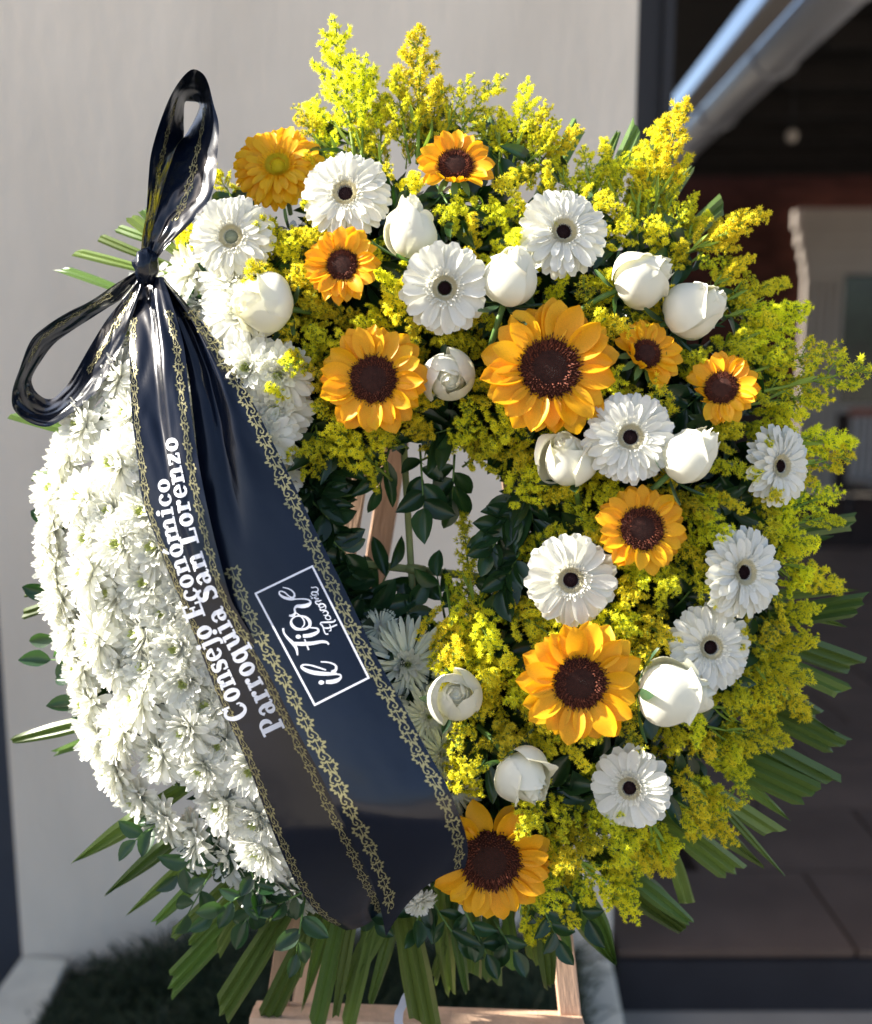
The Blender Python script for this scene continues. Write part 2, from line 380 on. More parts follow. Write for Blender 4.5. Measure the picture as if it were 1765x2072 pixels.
# hanging bulb, chair in the doorway
lp = thing('hanging_bulb', 'small pale unlit bulb hanging below the porch roof', 'lamp', Matrix.Translation(atY(1603, 275, 6.0)))
V, F = [], []
for i in range(9):
    for j in range(12):
        a, b_ = math.pi * i / 8, 2 * math.pi * j / 12; V.append(Vector((.034 * math.sin(a) * math.cos(b_), .034 * math.sin(a) * math.sin(b_), .036 * math.cos(a))))
F = [(i*12+j, i*12+(j+1) % 12, (i+1)*12+(j+1) % 12, (i+1)*12+j) for i in range(8) for j in range(12)]
ob('globe', mesh('globe', V, F, M_TRIM), lp)
zz = 3.07 - atY(1603, 275, 6.0).z
V, F = [], []; tube(V, F, [(0, 0, .034), (0, 0, zz)], .004, 5); ob('cord', mesh('cord', V, F, M_DARK), lp)
chp = atZ(1800, 1090, 0)
ch = thing('porch_chair', 'pale slatted chair on dark legs, half out of frame at the right', 'chair', Matrix.Translation(chp) @ Rx(R(20), 'Z'))
V, F = [], []; box(V, F, (-.24, -.24, .42), (.24, .24, .46)); ob('seat', mesh('seat', V, F, M_FASC, False), ch)
for i in range(7):
    V, F = [], []; box(V, F, (-.23 + i * .07, .225, .463), (-.19 + i * .07, .245, .94)); ob('back_slat', mesh('slat', V, F, M_FASC, False), ch)
V, F = [], []; box(V, F, (-.25, .215, .942), (.25, .255, 1.0)); ob('top_rail', mesh('rail', V, F, M_TERRA, False), ch)
for sx in (-.21, .21):
    for sy in (-.21, .21):
        V, F = [], []; tube(V, F, [(sx, sy, .418), (sx * 1.08, sy * 1.08, 0)], .016, 6); ob('leg', mesh('leg', V, F, M_DARK), ch)

# ================================================================== EASEL
def W3(x, y, h): return WR @ P(x, y, h)
def bar_px(pts, wd, th, m, name, parent):
    a, b_ = [W3(*p) for p in pts]; d = (b_ - a); L = d.length; z = d.normalized(); n_ = -FWD; x = n_.cross(z).normalized() * -1; n_ = z.cross(x)
    M = Matrix(((x.x, n_.x, z.x, a.x), (x.y, n_.y, z.y, a.y), (x.z, n_.z, z.z, a.z), (0, 0, 0, 1)))
    V, F = [], []; box(V, F, (-wd/2, -th/2, 0), (wd/2, th/2, L))
    return bev(ob(name, mesh(name, V, F, m, False), parent, M), .0015)
es = thing('wooden_easel', 'pale pine easel with three legs and a shelf bar carrying the wreath', 'easel', Matrix.Identity(4))
bar_px([(530, 1985 + 260, -.07), (802, 430, -.07)], .024, .02, M_PINE, 'leg', es)
bar_px([(1180, 2300, -.07), (979, 430, -.07)], .024, .02, M_PINE, 'leg', es)
bar_px([(565, 2330, -.30), (880, 430, -.10)], .028, .02, M_PINE, 'leg', es)
bar_px([(508, 2078, -.04), (1182, 2100, -.04)], .034, .03, M_PINEH, 'shelf_bar', es)
o = bar_px([(512, 2050, -.062), (1176, 2072, -.062)], .008, .045, M_PINEH, 'shelf_ledge', es)
# strap on the bar
V, F = [], []
pts = catmull([(812, 2100), (806, 2055), (815, 2035), (830, 1990), (840, 1930), (852, 1880)], 14)
for i, p in enumerate(pts):
    wd = 9 if i < 6 else 5 + 6 * math.sin(i)
    for s in (-1, 1): V.append(P(p[0] + s * wd, p[1], -.015 + .004 * math.sin(i * 1.3 + s)))
F = [(2*i, 2*i+1, 2*i+3, 2*i+2) for i in range(len(pts) - 1)]
tag(fix(ob('plastic_strap', mesh('strap', V, F, M_STRAP)), WR), 'clear bluish plastic strap tied over the easel shelf bar', 'strap')

# ================================================================== WREATH BASE
wb = thing('wreath_base', 'dark leafy ring with a cross of green stalks in the middle', 'wreath', WR)
V, F = [], []; n1, n2 = 96, 18
for i in range(n1):
    a = 2 * math.pi * i / n1
    for j in range(n2):
        b_ = 2 * math.pi * j / n2
        rr = 450 + 195 * math.cos(b_) + 12 * noise.noise(Vector((i * .5, j * .6, 0))); h = .008 + .052 * math.sin(b_)
        V.append(P(CEN[0] + rr * math.cos(a), CEN[1] + 5 - rr * math.sin(a), h))
F = [(i*n2+j, i*n2+(j+1) % n2, ((i+1) % n1)*n2+(j+1) % n2, ((i+1) % n1)*n2+j) for i in range(n1) for j in range(n2)]
M_RING = mat('moss_ring', (.012, .030, .012), .9, .1, noise_s=90, noise_a=.4, bump=1, bump_s=160)
ob('straw_ring', mesh('ring', V, F, M_RING), wb)
lv, lf = petal_geo(.030, .016, PR_LEAF, 4, 2, .5, .0, -.15)
V, F = [], []
for i in range(3600):
    a = rng.random() * 6.283; rr = 450 + 235 * math.sqrt(rng.random()) * rng.choice((-1, 1)) ; x = CEN[0] + rr * math.cos(a); y = CEN[1] - rr * math.sin(a)
    q = (rr - 450) / 240; h = .012 + .058 * math.sqrt(max(0, 1 - q * q)) + rng.uniform(-.012, .008)
    d = Vector((math.cos(a) * q + rng.gauss(0, .6), math.sin(a) * q + rng.gauss(0, .6), .55 + rng.gauss(0, .3)))
    M = frame(P(x, y, h), d, rng.random() * 6.28) @ Rx(rng.uniform(-.9, -.1), 'Y') @ Matrix.Scale(rng.uniform(.7, 1.25), 4)
    add(V, F, lv, lf, M)
tag(ob('leaf_mass', mesh('leaf_mass', V, F, M_LEAF), wb), kind='stuff')
V, F = [], []; box(V, F, (-.0032, 0, -.002), (.0032, .30, .002))
def stalk(p0, p1, wd, h):
    V, F = [], []; a, b_ = P(*p0, h), P(*p1, h); n_ = 8; pts = [a.lerp(b_, i / n_) + Vector((0, 0, .0015 * math.sin(i))) for i in range(n_ + 1)]
    d = (b_ - a).normalized(); s = Vector((-d.y, d.x, 0)) * wd
    k = 0
    for p in pts:
        for c in ((-1, 0), (-.5, .0022), (.1, .0014), (.6, .0026), (1, 0), (0, -.002)): V.append(p + s * c[0] + Vector((0, 0, c[1])))
    F = [(i*6+j, i*6+(j+1) % 6, (i+1)*6+(j+1) % 6, (i+1)*6+j) for i in range(n_) for j in range(6)]
    return V, F
M_STALK = mat('pale_stalk', (.30, .34, .12), .5, .35, noise_s=40, noise_a=.2)
for a_ in (((815, 860), (848, 1420), .0036, .004), ((620, 1128), (1100, 1182), .0042, -.004)):
    V, F = stalk(*a_); ob('stalk', mesh('stalk', V, F, M_STALK), wb)
V, F = [], []; q = P(838, 1155, .003)
tube(V, F, [q + Vector((-.008, .003, 0)), q + Vector((.003, .001, .001)), q + Vector((.012, 0, 0))], [.005, .006, .005], 8); ob('tape_wrap', mesh('wrap', V, F, M_STALK), wb)

# ================================================================== PALM LEAVES
def palm_mesh(L, Wd, folds, seed, taper=.62, tip='cut'):
    r = random.Random(seed); V, F = [], []; nu, nv = 12, folds * 2
    jag = [r.uniform(-.035, .02) for _ in range(nv + 1)]
    for i in range(nu + 1):
        u = i / nu; ww = Wd * (taper + (1 - taper) * min(1, u * 1.5))
        if tip == 'point': ww *= 1 - .93 * max(0, (u - .55) / .45) ** 1.5
        elif tip == 'mid': ww *= 1 - .5 * max(0, (u - .6) / .4) ** 1.4
        for j in range(nv + 1):
            v = 2 * j / nv - 1; cut = (jag[j] + (.05 * v if tip == 'cut' else 0)) * L if i == nu else 0
            V.append(Vector((u * L + cut, v * ww / 2, (1 if j % 2 else -1) * Wd * .10 - .10 * L * u * u + .05 * Wd * math.sin(u * 3 + seed))))
    F = [(i*(nv+1)+j, (i+1)*(nv+1)+j, (i+1)*(nv+1)+j+1, i*(nv+1)+j+1) for i in range(nu) for j in range(nv)]
    return V, F
# base x,y  tip x,y  width, tip style
PALMS = [(740,1740,672,2060,34,'mid'),(900,1760,945,2010,30,'mid'),(700,1720,610,2050,34,'point'),(760,1720,735,1960,30,'mid'),(600,1700,500,1990,34,'mid'),(1420,1330,1690,1480,34,'point'),(1400,1500,1600,1660,34,'point'),(1440,1180,1720,1270,34,'point'),(1100,1760,1160,1930,34,'mid'),(1050,1770,1010,1960,30,'cut'),
 (330,620,122,538,24,'cut'),(350,560,150,508,24,'cut'),(350,540,198,480,24,'cut'),(350,500,235,462,24,'cut'),(370,520,262,438,30,'cut'),(350,500,285,425,26,'cut'),
 (250,900,28,830,42,'cut'),(200,960,66,965,26,'cut'),(180,1060,72,1042,24,'cut'),(200,1180,48,1200,22,'cut'),(170,1200,44,1245,26,'cut'),
 (300,1430,20,1502,40,'mid'),(330,1440,110,1532,36,'mid'),(420,1560,148,1748,50,'point'),(470,1600,216,1812,44,'point'),(500,1640,255,1856,34,'point'),
 (540,1640,312,1876,36,'mid'),(545,1700,350,1900,30,'cut'),(570,1700,378,1918,34,'mid'),(570,1700,438,1926,30,'cut'),(640,1680,338,2004,56,'cut'),(650,1720,445,2058,62,'cut'),
 (690,1740,535,2085,58,'cut'),(720,1700,640,2090,44,'cut'),(640,1760,600,1975,34,'mid'),(790,1720,700,2090,38,'cut'),
 (830,1740,755,2030,38,'mid'),(800,1740,862,2078,74,'cut'),(850,1720,690,2020,54,'mid'),(860,1800,838,1990,30,'cut'),(880,1750,912,2020,48,'mid'),(940,1760,880,1990,26,'cut'),
 (960,1780,962,1978,44,'cut'),(990,1780,998,1992,50,'cut'),(1020,1780,1040,1965,36,'cut'),(1090,1780,1120,2005,56,'mid'),(1060,1760,1075,1950,34,'cut'),
 (1120,1730,1250,1958,86,'point'),(1180,1700,1390,1880,84,'mid'),(1210,1720,1400,1870,46,'mid'),(1330,1650,1398,1832,44,'cut'),(1300,1620,1490,1770,68,'cut'),(1350,1600,1550,1752,44,'point'),
 (1380,1540,1586,1775,22,'point'),(1380,1560,1568,1690,48,'cut'),(1360,1480,1640,1610,76,'cut'),(1380,1420,1672,1590,72,'cut'),(1430,1380,1705,1512,60,'cut'),(1450,1290,1712,1395,48,'cut'),
 (1440,1240,1730,1355,66,'cut'),(1430,1270,1745,1225,56,'cut'),(1430,1210,1738,1195,30,'point'),(1450,1100,1732,1052,44,'cut'),(1440,1130,1690,1090,40,'point'),
 (1480,760,1600,690,30,'point'),(1300,560,1465,408,46,'cut'),(1240,560,1405,330,30,'mid'),(1170,520,1290,258,40,'cut'),(1160,480,1250,265,30,'mid'),(1060,470,1170,245,46,'cut'),(960,430,985,228,30,'cut'),
 (1010,450,1000,235,34,'cut'),(1260,560,1340,270,34,'cut'),(1440,1000,1700,1010,30,'point'),(1480,1340,1660,1450,40,'cut')]
pal_empties = []
for i, (x0, y0, x1, y1, wd, tp) in enumerate(PALMS):
    a, b_ = P(x0, y0, .012 + rng.uniform(-.012, .012)), P(x1, y1, rng.uniform(-.035, .01))
    d = b_ - a; L = d.length; fo = max(2, round(wd / 22)); wd *= .80
    V, F = palm_mesh(L * 1.01, wd * S * 1.05, fo, i, tip=tp)
    d.normalize(); n_ = Vector((0, 0, 1)) + Vector((rng.uniform(-.5, .5), rng.uniform(-.5, .5), 0)); y_ = n_.cross(d).normalized(); n_ = d.cross(y_)
    M = Matrix(((d.x, y_.x, n_.x, a.x), (d.y, y_.y, n_.y, a.y), (d.z, y_.z, n_.z, a.z), (0, 0, 0, 1)))
    # the arc of the blade bends back; compensate so the tip reaches its place
    o = ob('palm_leaf', mesh('palm', V, F, M_PALM, False), None, WR @ M @ Rx(-.06, 'Y'))
    tag(o, None, 'leaf', 'pleated palm leaves fanned out behind the wreath')
    later(o, x1, y1, {'cut': 'square cut', 'mid': 'blunt', 'point': 'pointed'}[tp] + ' green palm blade')
# anchors for palms are the outer ones; filled below

# ================================================================== LEAFY TWIGS
leaf_me = {}
for kind, (L, Wd, m) in {'dark': (.034, .021, M_LEAF), 'blue': (.034, .020, M_LEAFB), 'long': (.044, .016, M_LEAF)}.items():
    leaf_me[kind] = []
    for s in range(4):
        V, F = petal_geo(L, Wd, PR_LEAF, 7, 4, .35 + .1 * s, .0, -.12 - .08 * s, 0, .02, s)
        for v in V: v.z += -abs(v.y) * -.25
        leaf_me[kind].append(mesh('leaf', V, F, m))
def twig(x0, y0, x1, y1, h0, h1, kind, n=7, desc='dark green leafy twig', sc=1.0):
    a, b_ = P(x0, y0, h0), P(x1, y1, h1); L = (b_ - a).length; d = (b_ - a).normalized()
    n_ = Vector((0, 0, 1)); y_ = n_.cross(d).normalized(); n_ = d.cross(y_)
    M = Matrix(((d.x, y_.x, n_.x, a.x), (d.y, y_.y, n_.y, a.y), (d.z, y_.z, n_.z, a.z), (0, 0, 0, 1)))
    t = thing('leafy_twig', None, 'foliage', WR @ M, 'leafy twigs tucked into the wreath')
    V, F = [], []; tube(V, F, [(L * u, 0, .004 * math.sin(3 * u)) for u in (0, .25, .5, .75, 1)], [.0014, .0013, .0011, .0009, .0006], 5)
    ob('twig_stem', mesh('twig', V, F, M_STEM), t)
    for i in range(n):
        u = .25 + .75 * (i / max(1, n - 1)); sd = 1 if i % 2 else -1
        az = sd * rng.uniform(.5, 1.15) if i < n - 1 else rng.uniform(-.2, .2)
        Ml = Matrix.Translation((L * u, 0, .002)) @ Rx(az, 'Z') @ Rx(-rng.uniform(-.35, .55), 'Y') @ Rx(rng.uniform(-.6, .6), 'X') @ Matrix.Scale(sc * rng.uniform(.75, 1.12), 4)
        ob('leaf', rng.choice(leaf_me[kind]), t, Ml)
    later(t, x1, y1, desc)
    return t
# left and bottom border
for a_ in [(180,1290,70,1290,0,.0,'blue',3),(190,1335,62,1335,0,.0,'blue',3),(210,1385,120,1378,.01,.0,'blue',2),(215,1420,115,1425,0,.01,'dark',3),(150,1205,66,1200,-.01,0,'dark',2),
           (230,860,120,830,0,.0,'blue',4),(150,1080,70,1060,-.01,0,'dark',3),(340,1650,275,1700,.02,.03,'blue',4),(430,1690,360,1770,.02,.02,'blue',5),(470,1690,380,1850,.02,.03,'blue',6),
           (560,1760,430,1850,.03,.05,'blue',6),(560,1760,500,1860,.03,.03,'dark',6),(620,1800,600,1930,.03,.05,'blue',5),(640,1790,560,1830,.03,.04,'dark',5),(700,1800,760,1860,.02,.03,'dark',5),
           (880,1780,835,1880,.02,.04,'dark',5),(860,1800,925,1900,.02,.03,'long',5),(930,1820,985,1930,.02,.03,'dark',5),(1080,1800,1130,1900,.03,.04,'dark',6),(1120,1760,1190,1860,.03,.04,'dark',5),
           (1000,1860,1040,1925,.02,.03,'dark',4),(420,1640,480,1740,.02,.03,'dark',6),(500,1720,520,1800,.03,.04,'dark',5)]:
    if a_[2] < 140: a_ = (a_[0] + 20, a_[1], a_[2] + 42, *a_[3:])
    twig(*a_, desc='leafy twig with rounded leaves', sc=.85)
# round the hole
import itertools
for i in range(46):
    a = 2 * math.pi * i / 46 + rng.uniform(-.07, .07); up_ = math.sin(a)
    r0 = rng.uniform(330, 390); r1 = rng.uniform(232, 285)
    if math.cos(a) < -.2 and up_ < .2: r1 -= 15
    cx, cy = 862, 1085
    ra = rng.uniform(-.25, .25)
    twig(cx + r0 * math.cos(a), cy - r0 * math.sin(a), cx + r1 * math.cos(a + ra), cy - r1 * math.sin(a + ra) * .95, rng.uniform(.01, .05), rng.uniform(.0, .05), rng.choice(('dark', 'dark', 'long')), 9, 'dark twig at the inner rim')
for a_ in [(620,1000,675,1060,.05,.05,'dark',8),(640,1060,700,1120,.05,.04,'dark',8),(650,1130,705,1190,.05,.04,'dark',8),(600,900,650,930,.05,.04,'dark',7),(680,1180,720,1240,.05,.04,'dark',7),(600,960,640,1000,.05,.05,'long',7),(720,1240,770,1230,.04,.04,'dark',7),(800,1290,830,1230,.04,.03,'dark',7),(720,1000,650,1010,.03,.02,'dark',6),(640,960,610,1060,.03,.03,'long',6),(790,900,770,980,.03,.03,'long',6),(850,900,858,1030,.03,.05,'dark',7),(920,920,915,1010,.03,.03,'dark',6),(745,1235,790,1150,.0,.0,'long',5),
           (900,1250,885,1165,.02,.03,'dark',5),(1030,1050,990,1120,.06,.07,'dark',9),(1060,1100,1010,1200,.06,.07,'dark',9),(1080,1000,1020,1060,.06,.07,'dark',9),(1060,970,1080,1060,.06,.07,'long',9)]:
    twig(*a_, desc='dark twig at the inner rim')
# among the flowers
GR_OUT = [(350,470),(430,345),(600,300),(640,210),(900,210),(1100,240),(1200,330),(1330,310),(1400,420),(1490,500),(1560,620),(1610,780),(1630,950),(1630,1080),(1630,1250),(1590,1400),(1520,1560),(1440,1680),(1330,1770),(1220,1820),(1090,1870),(1075,1680),(950,1610),(905,1510),(970,1440),(870,1290),(900,1240),(1000,1240),(1075,1180),(1085,1090),(1110,1000),(1000,950),(930,900),(860,880),(740,905),(640,890),(575,800),(560,690),(600,620),(500,560),(450,500)]
def inside(p, poly):
    x, y = p; c = False; j = len(poly) - 1
    for i in range(len(poly)):
        xi, yi = poly[i]; xj, yj = poly[j]
        if (yi > y) != (yj > y) and x < (xj - xi) * (y - yi) / (yj - yi) + xi: c = not c
        j = i
    return c
def poisson(poly, dmin, tries, r):
    xs = [p[0] for p in poly]; ys = [p[1] for p in poly]; out = []
    for _ in range(tries):
        p = (r.uniform(min(xs), max(xs)), r.uniform(min(ys), max(ys)))
        if inside(p, poly) and all(math.hypot(p[0]-q[0], p[1]-q[1]) > dmin for q in out): out.append(p)
    return out
for (x, y) in poisson(GR_OUT, 118, 3000, rng):
    if math.hypot(x - 992, y - 1742) < 150: continue
    a = rng.random() * 6.28; h = hs(x, y); ri, r_ = radial(x, y)
    if r_ > 640: a = math.atan2(ri.y, -ri.x) + rng.uniform(-.6, .6)
    twig(x, y, x + 95 * math.cos(a), y + 95 * math.sin(a), h - .02, hs(x + 95 * math.cos(a), y + 95 * math.sin(a)) + .002, rng.choice(('dark', 'long')), 8, 'dark leafy twig among the goldenrod')

# ================================================================== FLOWERS
def dome(r, h, n=20, m=6, bumps=0):
    V, F = [Vector((0, 0, h))], []
    for i in range(1, m + 1):
        for j in range(n):
            a = 2 * math.pi * j / n; t = i / m; V.append(Vector((r * t * math.cos(a), r * t * math.sin(a), h * (1 - t ** 2.2))))
    for j in range(n): F.append((0, 1 + j, 1 + (j + 1) % n))
    for i in range(m - 1):
        for j in range(n): F.append((1+i*n+j, 1+(i+1)*n+j, 1+(i+1)*n+(j+1) % n, 1+i*n+(j+1) % n))
    k = len(V)
    for j in range(n): V.append(Vector((r * .6 * math.cos(2*math.pi*j/n), r * .6 * math.sin(2*math.pi*j/n), -h * .8)))
    for j in range(n): F.append((1+(m-1)*n+j, k+j, k+(j+1) % n, 1+(m-1)*n+(j+1) % n))
    return V, F
def spike(V, F, p, d, L, w_, n=3):
    k = len(V); a = d.orthogonal().normalized(); b_ = d.cross(a); tip = p + d * L; mid = p + d * L * .6
    for j in range(n):
        c = 2 * math.pi * j / n; V.append(p + (a * math.cos(c) + b_ * math.sin(c)) * w_)
    for j in range(n):
        c = 2 * math.pi * j / n; V.append(mid + (a * math.cos(c) + b_ * math.sin(c)) * w_ * 1.1)
    V.append(tip)
    for j in range(n):
        F += [(k+j, k+(j+1) % n, k+n+(j+1) % n, k+n+j), (k+n+j, k+n+(j+1) % n, k+2*n)]
def stem_part(parent, M, L, m=M_STEM, r=.004):
    """stalk going back into the wreath"""
    V, F = [], []; tube(V, F, [(0, 0, -.004), (.002, -.004, -L * .4), (.0, -.012, -L)], [r, r * .9, r * .8], 7)
    return ob('stem', mesh('stem', V, F, m), parent)
SP = []     # sunflower petals, unit length 1
for s in range(7):
    V, F = petal_geo(1, .62 + .04 * (s % 3), PR_SUN, 8, 4, .28 + .06 * (s % 4), .10, -.22 - .06 * (s % 3), .018, .035, s, rng.uniform(-.35, .35)); SP.append(mesh('sunflower_petal', V, F, M_SUN))
SPC = []
for s in range(3):
    V, F = petal_geo(1, .62, PR_SUN, 8, 4, .7, .55, .45, .02, .05, s + 20, .5); SPC.append(mesh('sunflower_curled_petal', V, F, M_SUN))
def sunflower(x, y, Rp, rd, n, spin, label, dh=.0, curl=(), npet=17, gap=None):
    h = hs(x, y) + .045 + dh; M = WR @ frame(P(x, y, h), Vector(n), spin)
    t = thing('sunflower', label, 'sunflower', M, 'sunflowers in the wreath'); Rm, r = Rp * S * (1 - h / D0) * .98, rd * S * (1 - h / D0) * 1.04
    V, F = dome(r, r * .22); ob('disk', mesh('disk', V, F, M_DISK), t)
    V, F = [], []; V2, F2 = [], []; N_ = 520
    for i in range(N_):
        q = math.sqrt((i + .5) / N_); a = i * 2.39996; rr = q * r * .99
        d = Vector((math.cos(a) * q * .8, math.sin(a) * q * .8, 1)); p = Vector((rr * math.cos(a), rr * math.sin(a), r * .22 * (1 - q ** 2.2) - .0005))
        if q > .52: spike(V, F, p, (d + Vector((rng.gauss(0, .25), rng.gauss(0, .25), 0))).normalized(), r * (.13 + .10 * rng.random()), r * .022)
        else: spike(V2, F2, p, d.normalized(), r * .05, r * .022)
    tag(ob('disk_floret', mesh('florets', V, F, M_DFLOR, False), t), kind='stuff'); tag(ob('core_floret', mesh('core', V2, F2, M_DCORE, False), t), kind='stuff')
    for row, (pit, L, r0, z) in enumerate(((.10, 1.0, .80, -.05), (.38, .93, .86, .0))):
        for i in range(npet):
            a = 2 * math.pi * (i + .5 * row) / npet + rng.uniform(-.09, .09)
            wa = (math.degrees(a + spin)) % 360
            cu = any(abs((wa - c + 180) % 360 - 180) < wdt for c, wdt in curl)
            if row == 0 and rng.random() < .06: continue
            if gap and abs((wa - gap[0] + 180) % 360 - 180) < gap[1]: continue
            L_ = (Rm - r * r0) * L * rng.uniform(.88, 1.10)
            if cu: ob('petal', rng.choice(SPC), t, pm(a, r * .98, r * z, .35 + rng.uniform(-.2, .3), L_ * .52, rng.uniform(-.4, .4)))
            else: ob('petal', rng.choice(SP), t, pm(a, r * r0, r * z, pit + rng.uniform(-.12, .14), L_, rng.uniform(-.22, .22)))
    for i in range(11):
        V, F = petal_geo(Rm * .55, Rm * .2, PR_LEAF, 4, 2, .4, 0, -.2); ob('sepal', mesh('sepal', V, F, M_STEM), t, pm(i * .571, r * .5, -r * .32, -.15 + rng.uniform(-.2, .2)))
    stem_part(t, M, .07, r=.0055); ANCH.append((x, y, label_short[label])); return t
label_short = {}
def LS(l, s): label_short[l] = s; return l
sunflower(922, 335, 80, 37, (.02, .28, 1), .1, LS('small sunflower at the top with sunlit frilly petals', 'topmost sunflower'), .01, curl=((265, 40),), npet=16)
sunflower(693, 536, 80, 33, (-.1, .05, 1), .5, LS('small sunflower overlapping the white gerbera at upper left', 'small upper left sunflower'), .02, npet=15)
sunflower(756, 768, 113, 49, (-.05, .0, 1), .2, LS('medium sunflower left of the single round rosebud', 'medium left sunflower'), .015, npet=17)
sunflower(1113, 745, 139, 62, (.0, .04, 1), .9, LS('largest sunflower with a broad brown centre, upper middle', 'largest sunflower'), .02, npet=19)
sunflower(1308, 715, 76, 31, (.15, .25, 1), .3, LS('small cupped sunflower tilted upward beside the largest sunflower', 'cupped sunflower'), .0, curl=((225, 60),), npet=16)
sunflower(1461, 785, 76, 34, (-.42, .12, 1), .4, LS('small orange sunflower nearest the right edge', 'right edge sunflower'), .015, curl=((200, 35),), npet=17)
sunflower(1299, 1070, 94, 45, (.03, .15, 1), .2, LS('bright yellow sunflower in the right half, below two rosebuds', 'mid right sunflower'), .015, npet=16)
sunflower(1174, 1382, 127, 54, (.02, .0, 1), .7, LS('large sunflower left of the big white rosebud, lower right', 'large lower sunflower'), .02, npet=16)
sunflower(992, 1742, 126, 62, (-.05, -.12, 1), .0, LS('lowest sunflower, partly covered by the end of the black ribbon', 'lowest sunflower'), -.022, npet=20, gap=(88, 12))

def ger_mesh(m, wid, seeds=5, cup=.2):
    out = []
    for s in range(seeds):
        V, F = petal_geo(1, wid, PR_GER, 7, 4, cup + .1 * (s % 3), .06, -.12 - .05 * s, .03, .025, s, rng.uniform(-.3, .3)); out.append(mesh('gerbera_petal', V, F, m))
    return out
GW = ger_mesh(M_WHITE, .31); GWW = ger_mesh(M_WHITE, .41); GY = ger_mesh(M_YGER, .33)
GSH = [mesh('gerbera_short', *petal_geo(1, .22, PR_GER, 4, 2, .5, .2, .1, 0, .02, s), M_WHITE) for s in range(3)]
def gerbera(x, y, Rp, n, spin, label, kind='white', wide=False, dh=0.0, npet=None, full=True):
    h = hs(x, y) + .045 + dh; M = WR @ frame(P(x, y, h), Vector(n), spin)
    t = thing('gerbera', label, 'gerbera', M, 'gerberas in the wreath'); Rm = Rp * S * (1 - h / D0) * .98; ef = rng.uniform(.85, 1.2)
    ms = GY if kind == 'yellow' else (GWW if wide else GW); eye = {'white': M_GDARK, 'yellow': M_GOLD, 'pale': M_GGREY}[kind]
    npet = npet or (19 if wide else 27)
    rows = [(.02, 1.0, 1.0), (.16, .93, 1.0)] + ([(.34, .70, .8)] if full else [])
    for row, (pit, L, fr) in enumerate(rows):
        n_ = int(npet * fr)
        for i in range(n_):
            a = 2 * math.pi * (i + .5 * row) / n_ + rng.uniform(-.07, .07)
            ob('petal', rng.choice(ms), t, pm(a, Rm * .16, row * Rm * .02, pit + rng.uniform(-.06, .10), Rm * .86 * L * rng.uniform(.93, 1.04), rng.uniform(-.18, .18)))
    V, F = [], []; sv, sf = petal_geo(1, .3, PR_GER, 3, 2, .5, .2, .1); cnt = 40
    for row in range(2):
        for i in range(cnt):
            a = 2 * math.pi * i / cnt + rng.random() * .1; add(V, F, sv, sf, pm(a, Rm * .23, Rm * .05 * row, .35 + .25 * row + rng.uniform(-.15, .15), Rm * (.26 - .09 * row) * rng.uniform(.8, 1.1)))
    tag(ob('short_petal', mesh('short', V, F, GSH[0].materials[0] if kind != 'yellow' else M_YGER), t), kind='stuff')
    V, F = [], []
    for i in range(150):
        q = .62 + .38 * (i / 150); a = i * 2.39996; rr = q * Rm * .27; d = Vector((math.cos(a) * .6, math.sin(a) * .5, 1)).normalized()
        spike(V, F, Vector((rr * math.cos(a), rr * math.sin(a), Rm * .07)), d, Rm * .085, Rm * .013)
    tag(ob('ring_floret', mesh('ring', V, F, M_GRING if kind != 'yellow' else M_GOLD, False), t), kind='stuff')
    V, F = dome(Rm * .16 * ef, Rm * .10, 14, 4)
    for i in range(90):
        q = math.sqrt(i / 90); a = i * 2.39996; rr = q * Rm * .175 * ef
        spike(V, F, Vector((rr * math.cos(a), rr * math.sin(a), Rm * .10 * (1 - q * q))), Vector((math.cos(a) * q * .5, math.sin(a) * q * .5, 1)).normalized(), Rm * .05, Rm * .012)
    ob('eye', mesh('eye', V, F, eye, False), t)
    V, F = dome(Rm * .2, Rm * .02, 10, 2); 
    for v in V: v.z -= Rm * .03 + (.1 * Rm if v.z < 0 else 0)
    ob('calyx', mesh('calyx', V, F, M_STEM), t)
    stem_part(t, M, .07, r=.0035); ANCH.append((x, y, label_short[label])); return t
gerbera(563, 337, 92, (-.05, .25, 1), 0, LS('golden yellow gerbera at the upper left', 'yellow gerbera'), 'yellow', dh=.01)
gerbera(700, 393, 92, (-.1, .12, 1), .1, LS('cream tinged white gerbera beside the yellow one', 'cream gerbera'), dh=.01)
gerbera(469, 480, 87, (-.05, .02, 1), .2, LS('bluish white gerbera with a pale centre beside the ribbon loop', 'pale centred gerbera'), 'pale', dh=.01)
gerbera(1140, 470, 93, (.12, .1, 1), .3, LS('large white gerbera above the largest sunflower', 'large upper gerbera'), dh=.005)
gerbera(900, 583, 92, (.0, -.15, 1), .0, LS('white gerbera with broad separate petals left of a rosebud', 'broad gerbera'), wide=True, dh=.02, full=False)
gerbera(1275, 885, 95, (.02, .05, 1), .4, LS('full white gerbera between two rosebuds, right middle', 'full gerbera'), dh=.02)
gerbera(1576, 943, 86, (.55, -.02, 1), .2, LS('white gerbera turned sideways at the right edge', 'rightmost gerbera'), dh=.0)
gerbera(1155, 1173, 95, (-.08, -.1, 1), .5, LS('cool white gerbera with broad petals right of the opening', 'gerbera right of the opening'), wide=True, dh=.02, full=False)
gerbera(1503, 1158, 96, (.45, .05, 1), .1, LS('white gerbera turned to the right, upper of the overlapping pair', 'upper paired gerbera'), dh=.015)
gerbera(1437, 1310, 89, (.1, .1, 1), .6, LS('white gerbera behind the big rosebud, lower of the overlapping pair', 'lower paired gerbera'), dh=.0)
gerbera(1275, 1594, 84, (-.40, .05, 1), .3, LS('white gerbera half sunk in goldenrod, lowest right', 'lowest gerbera'), wide=True, dh=.01, full=False)

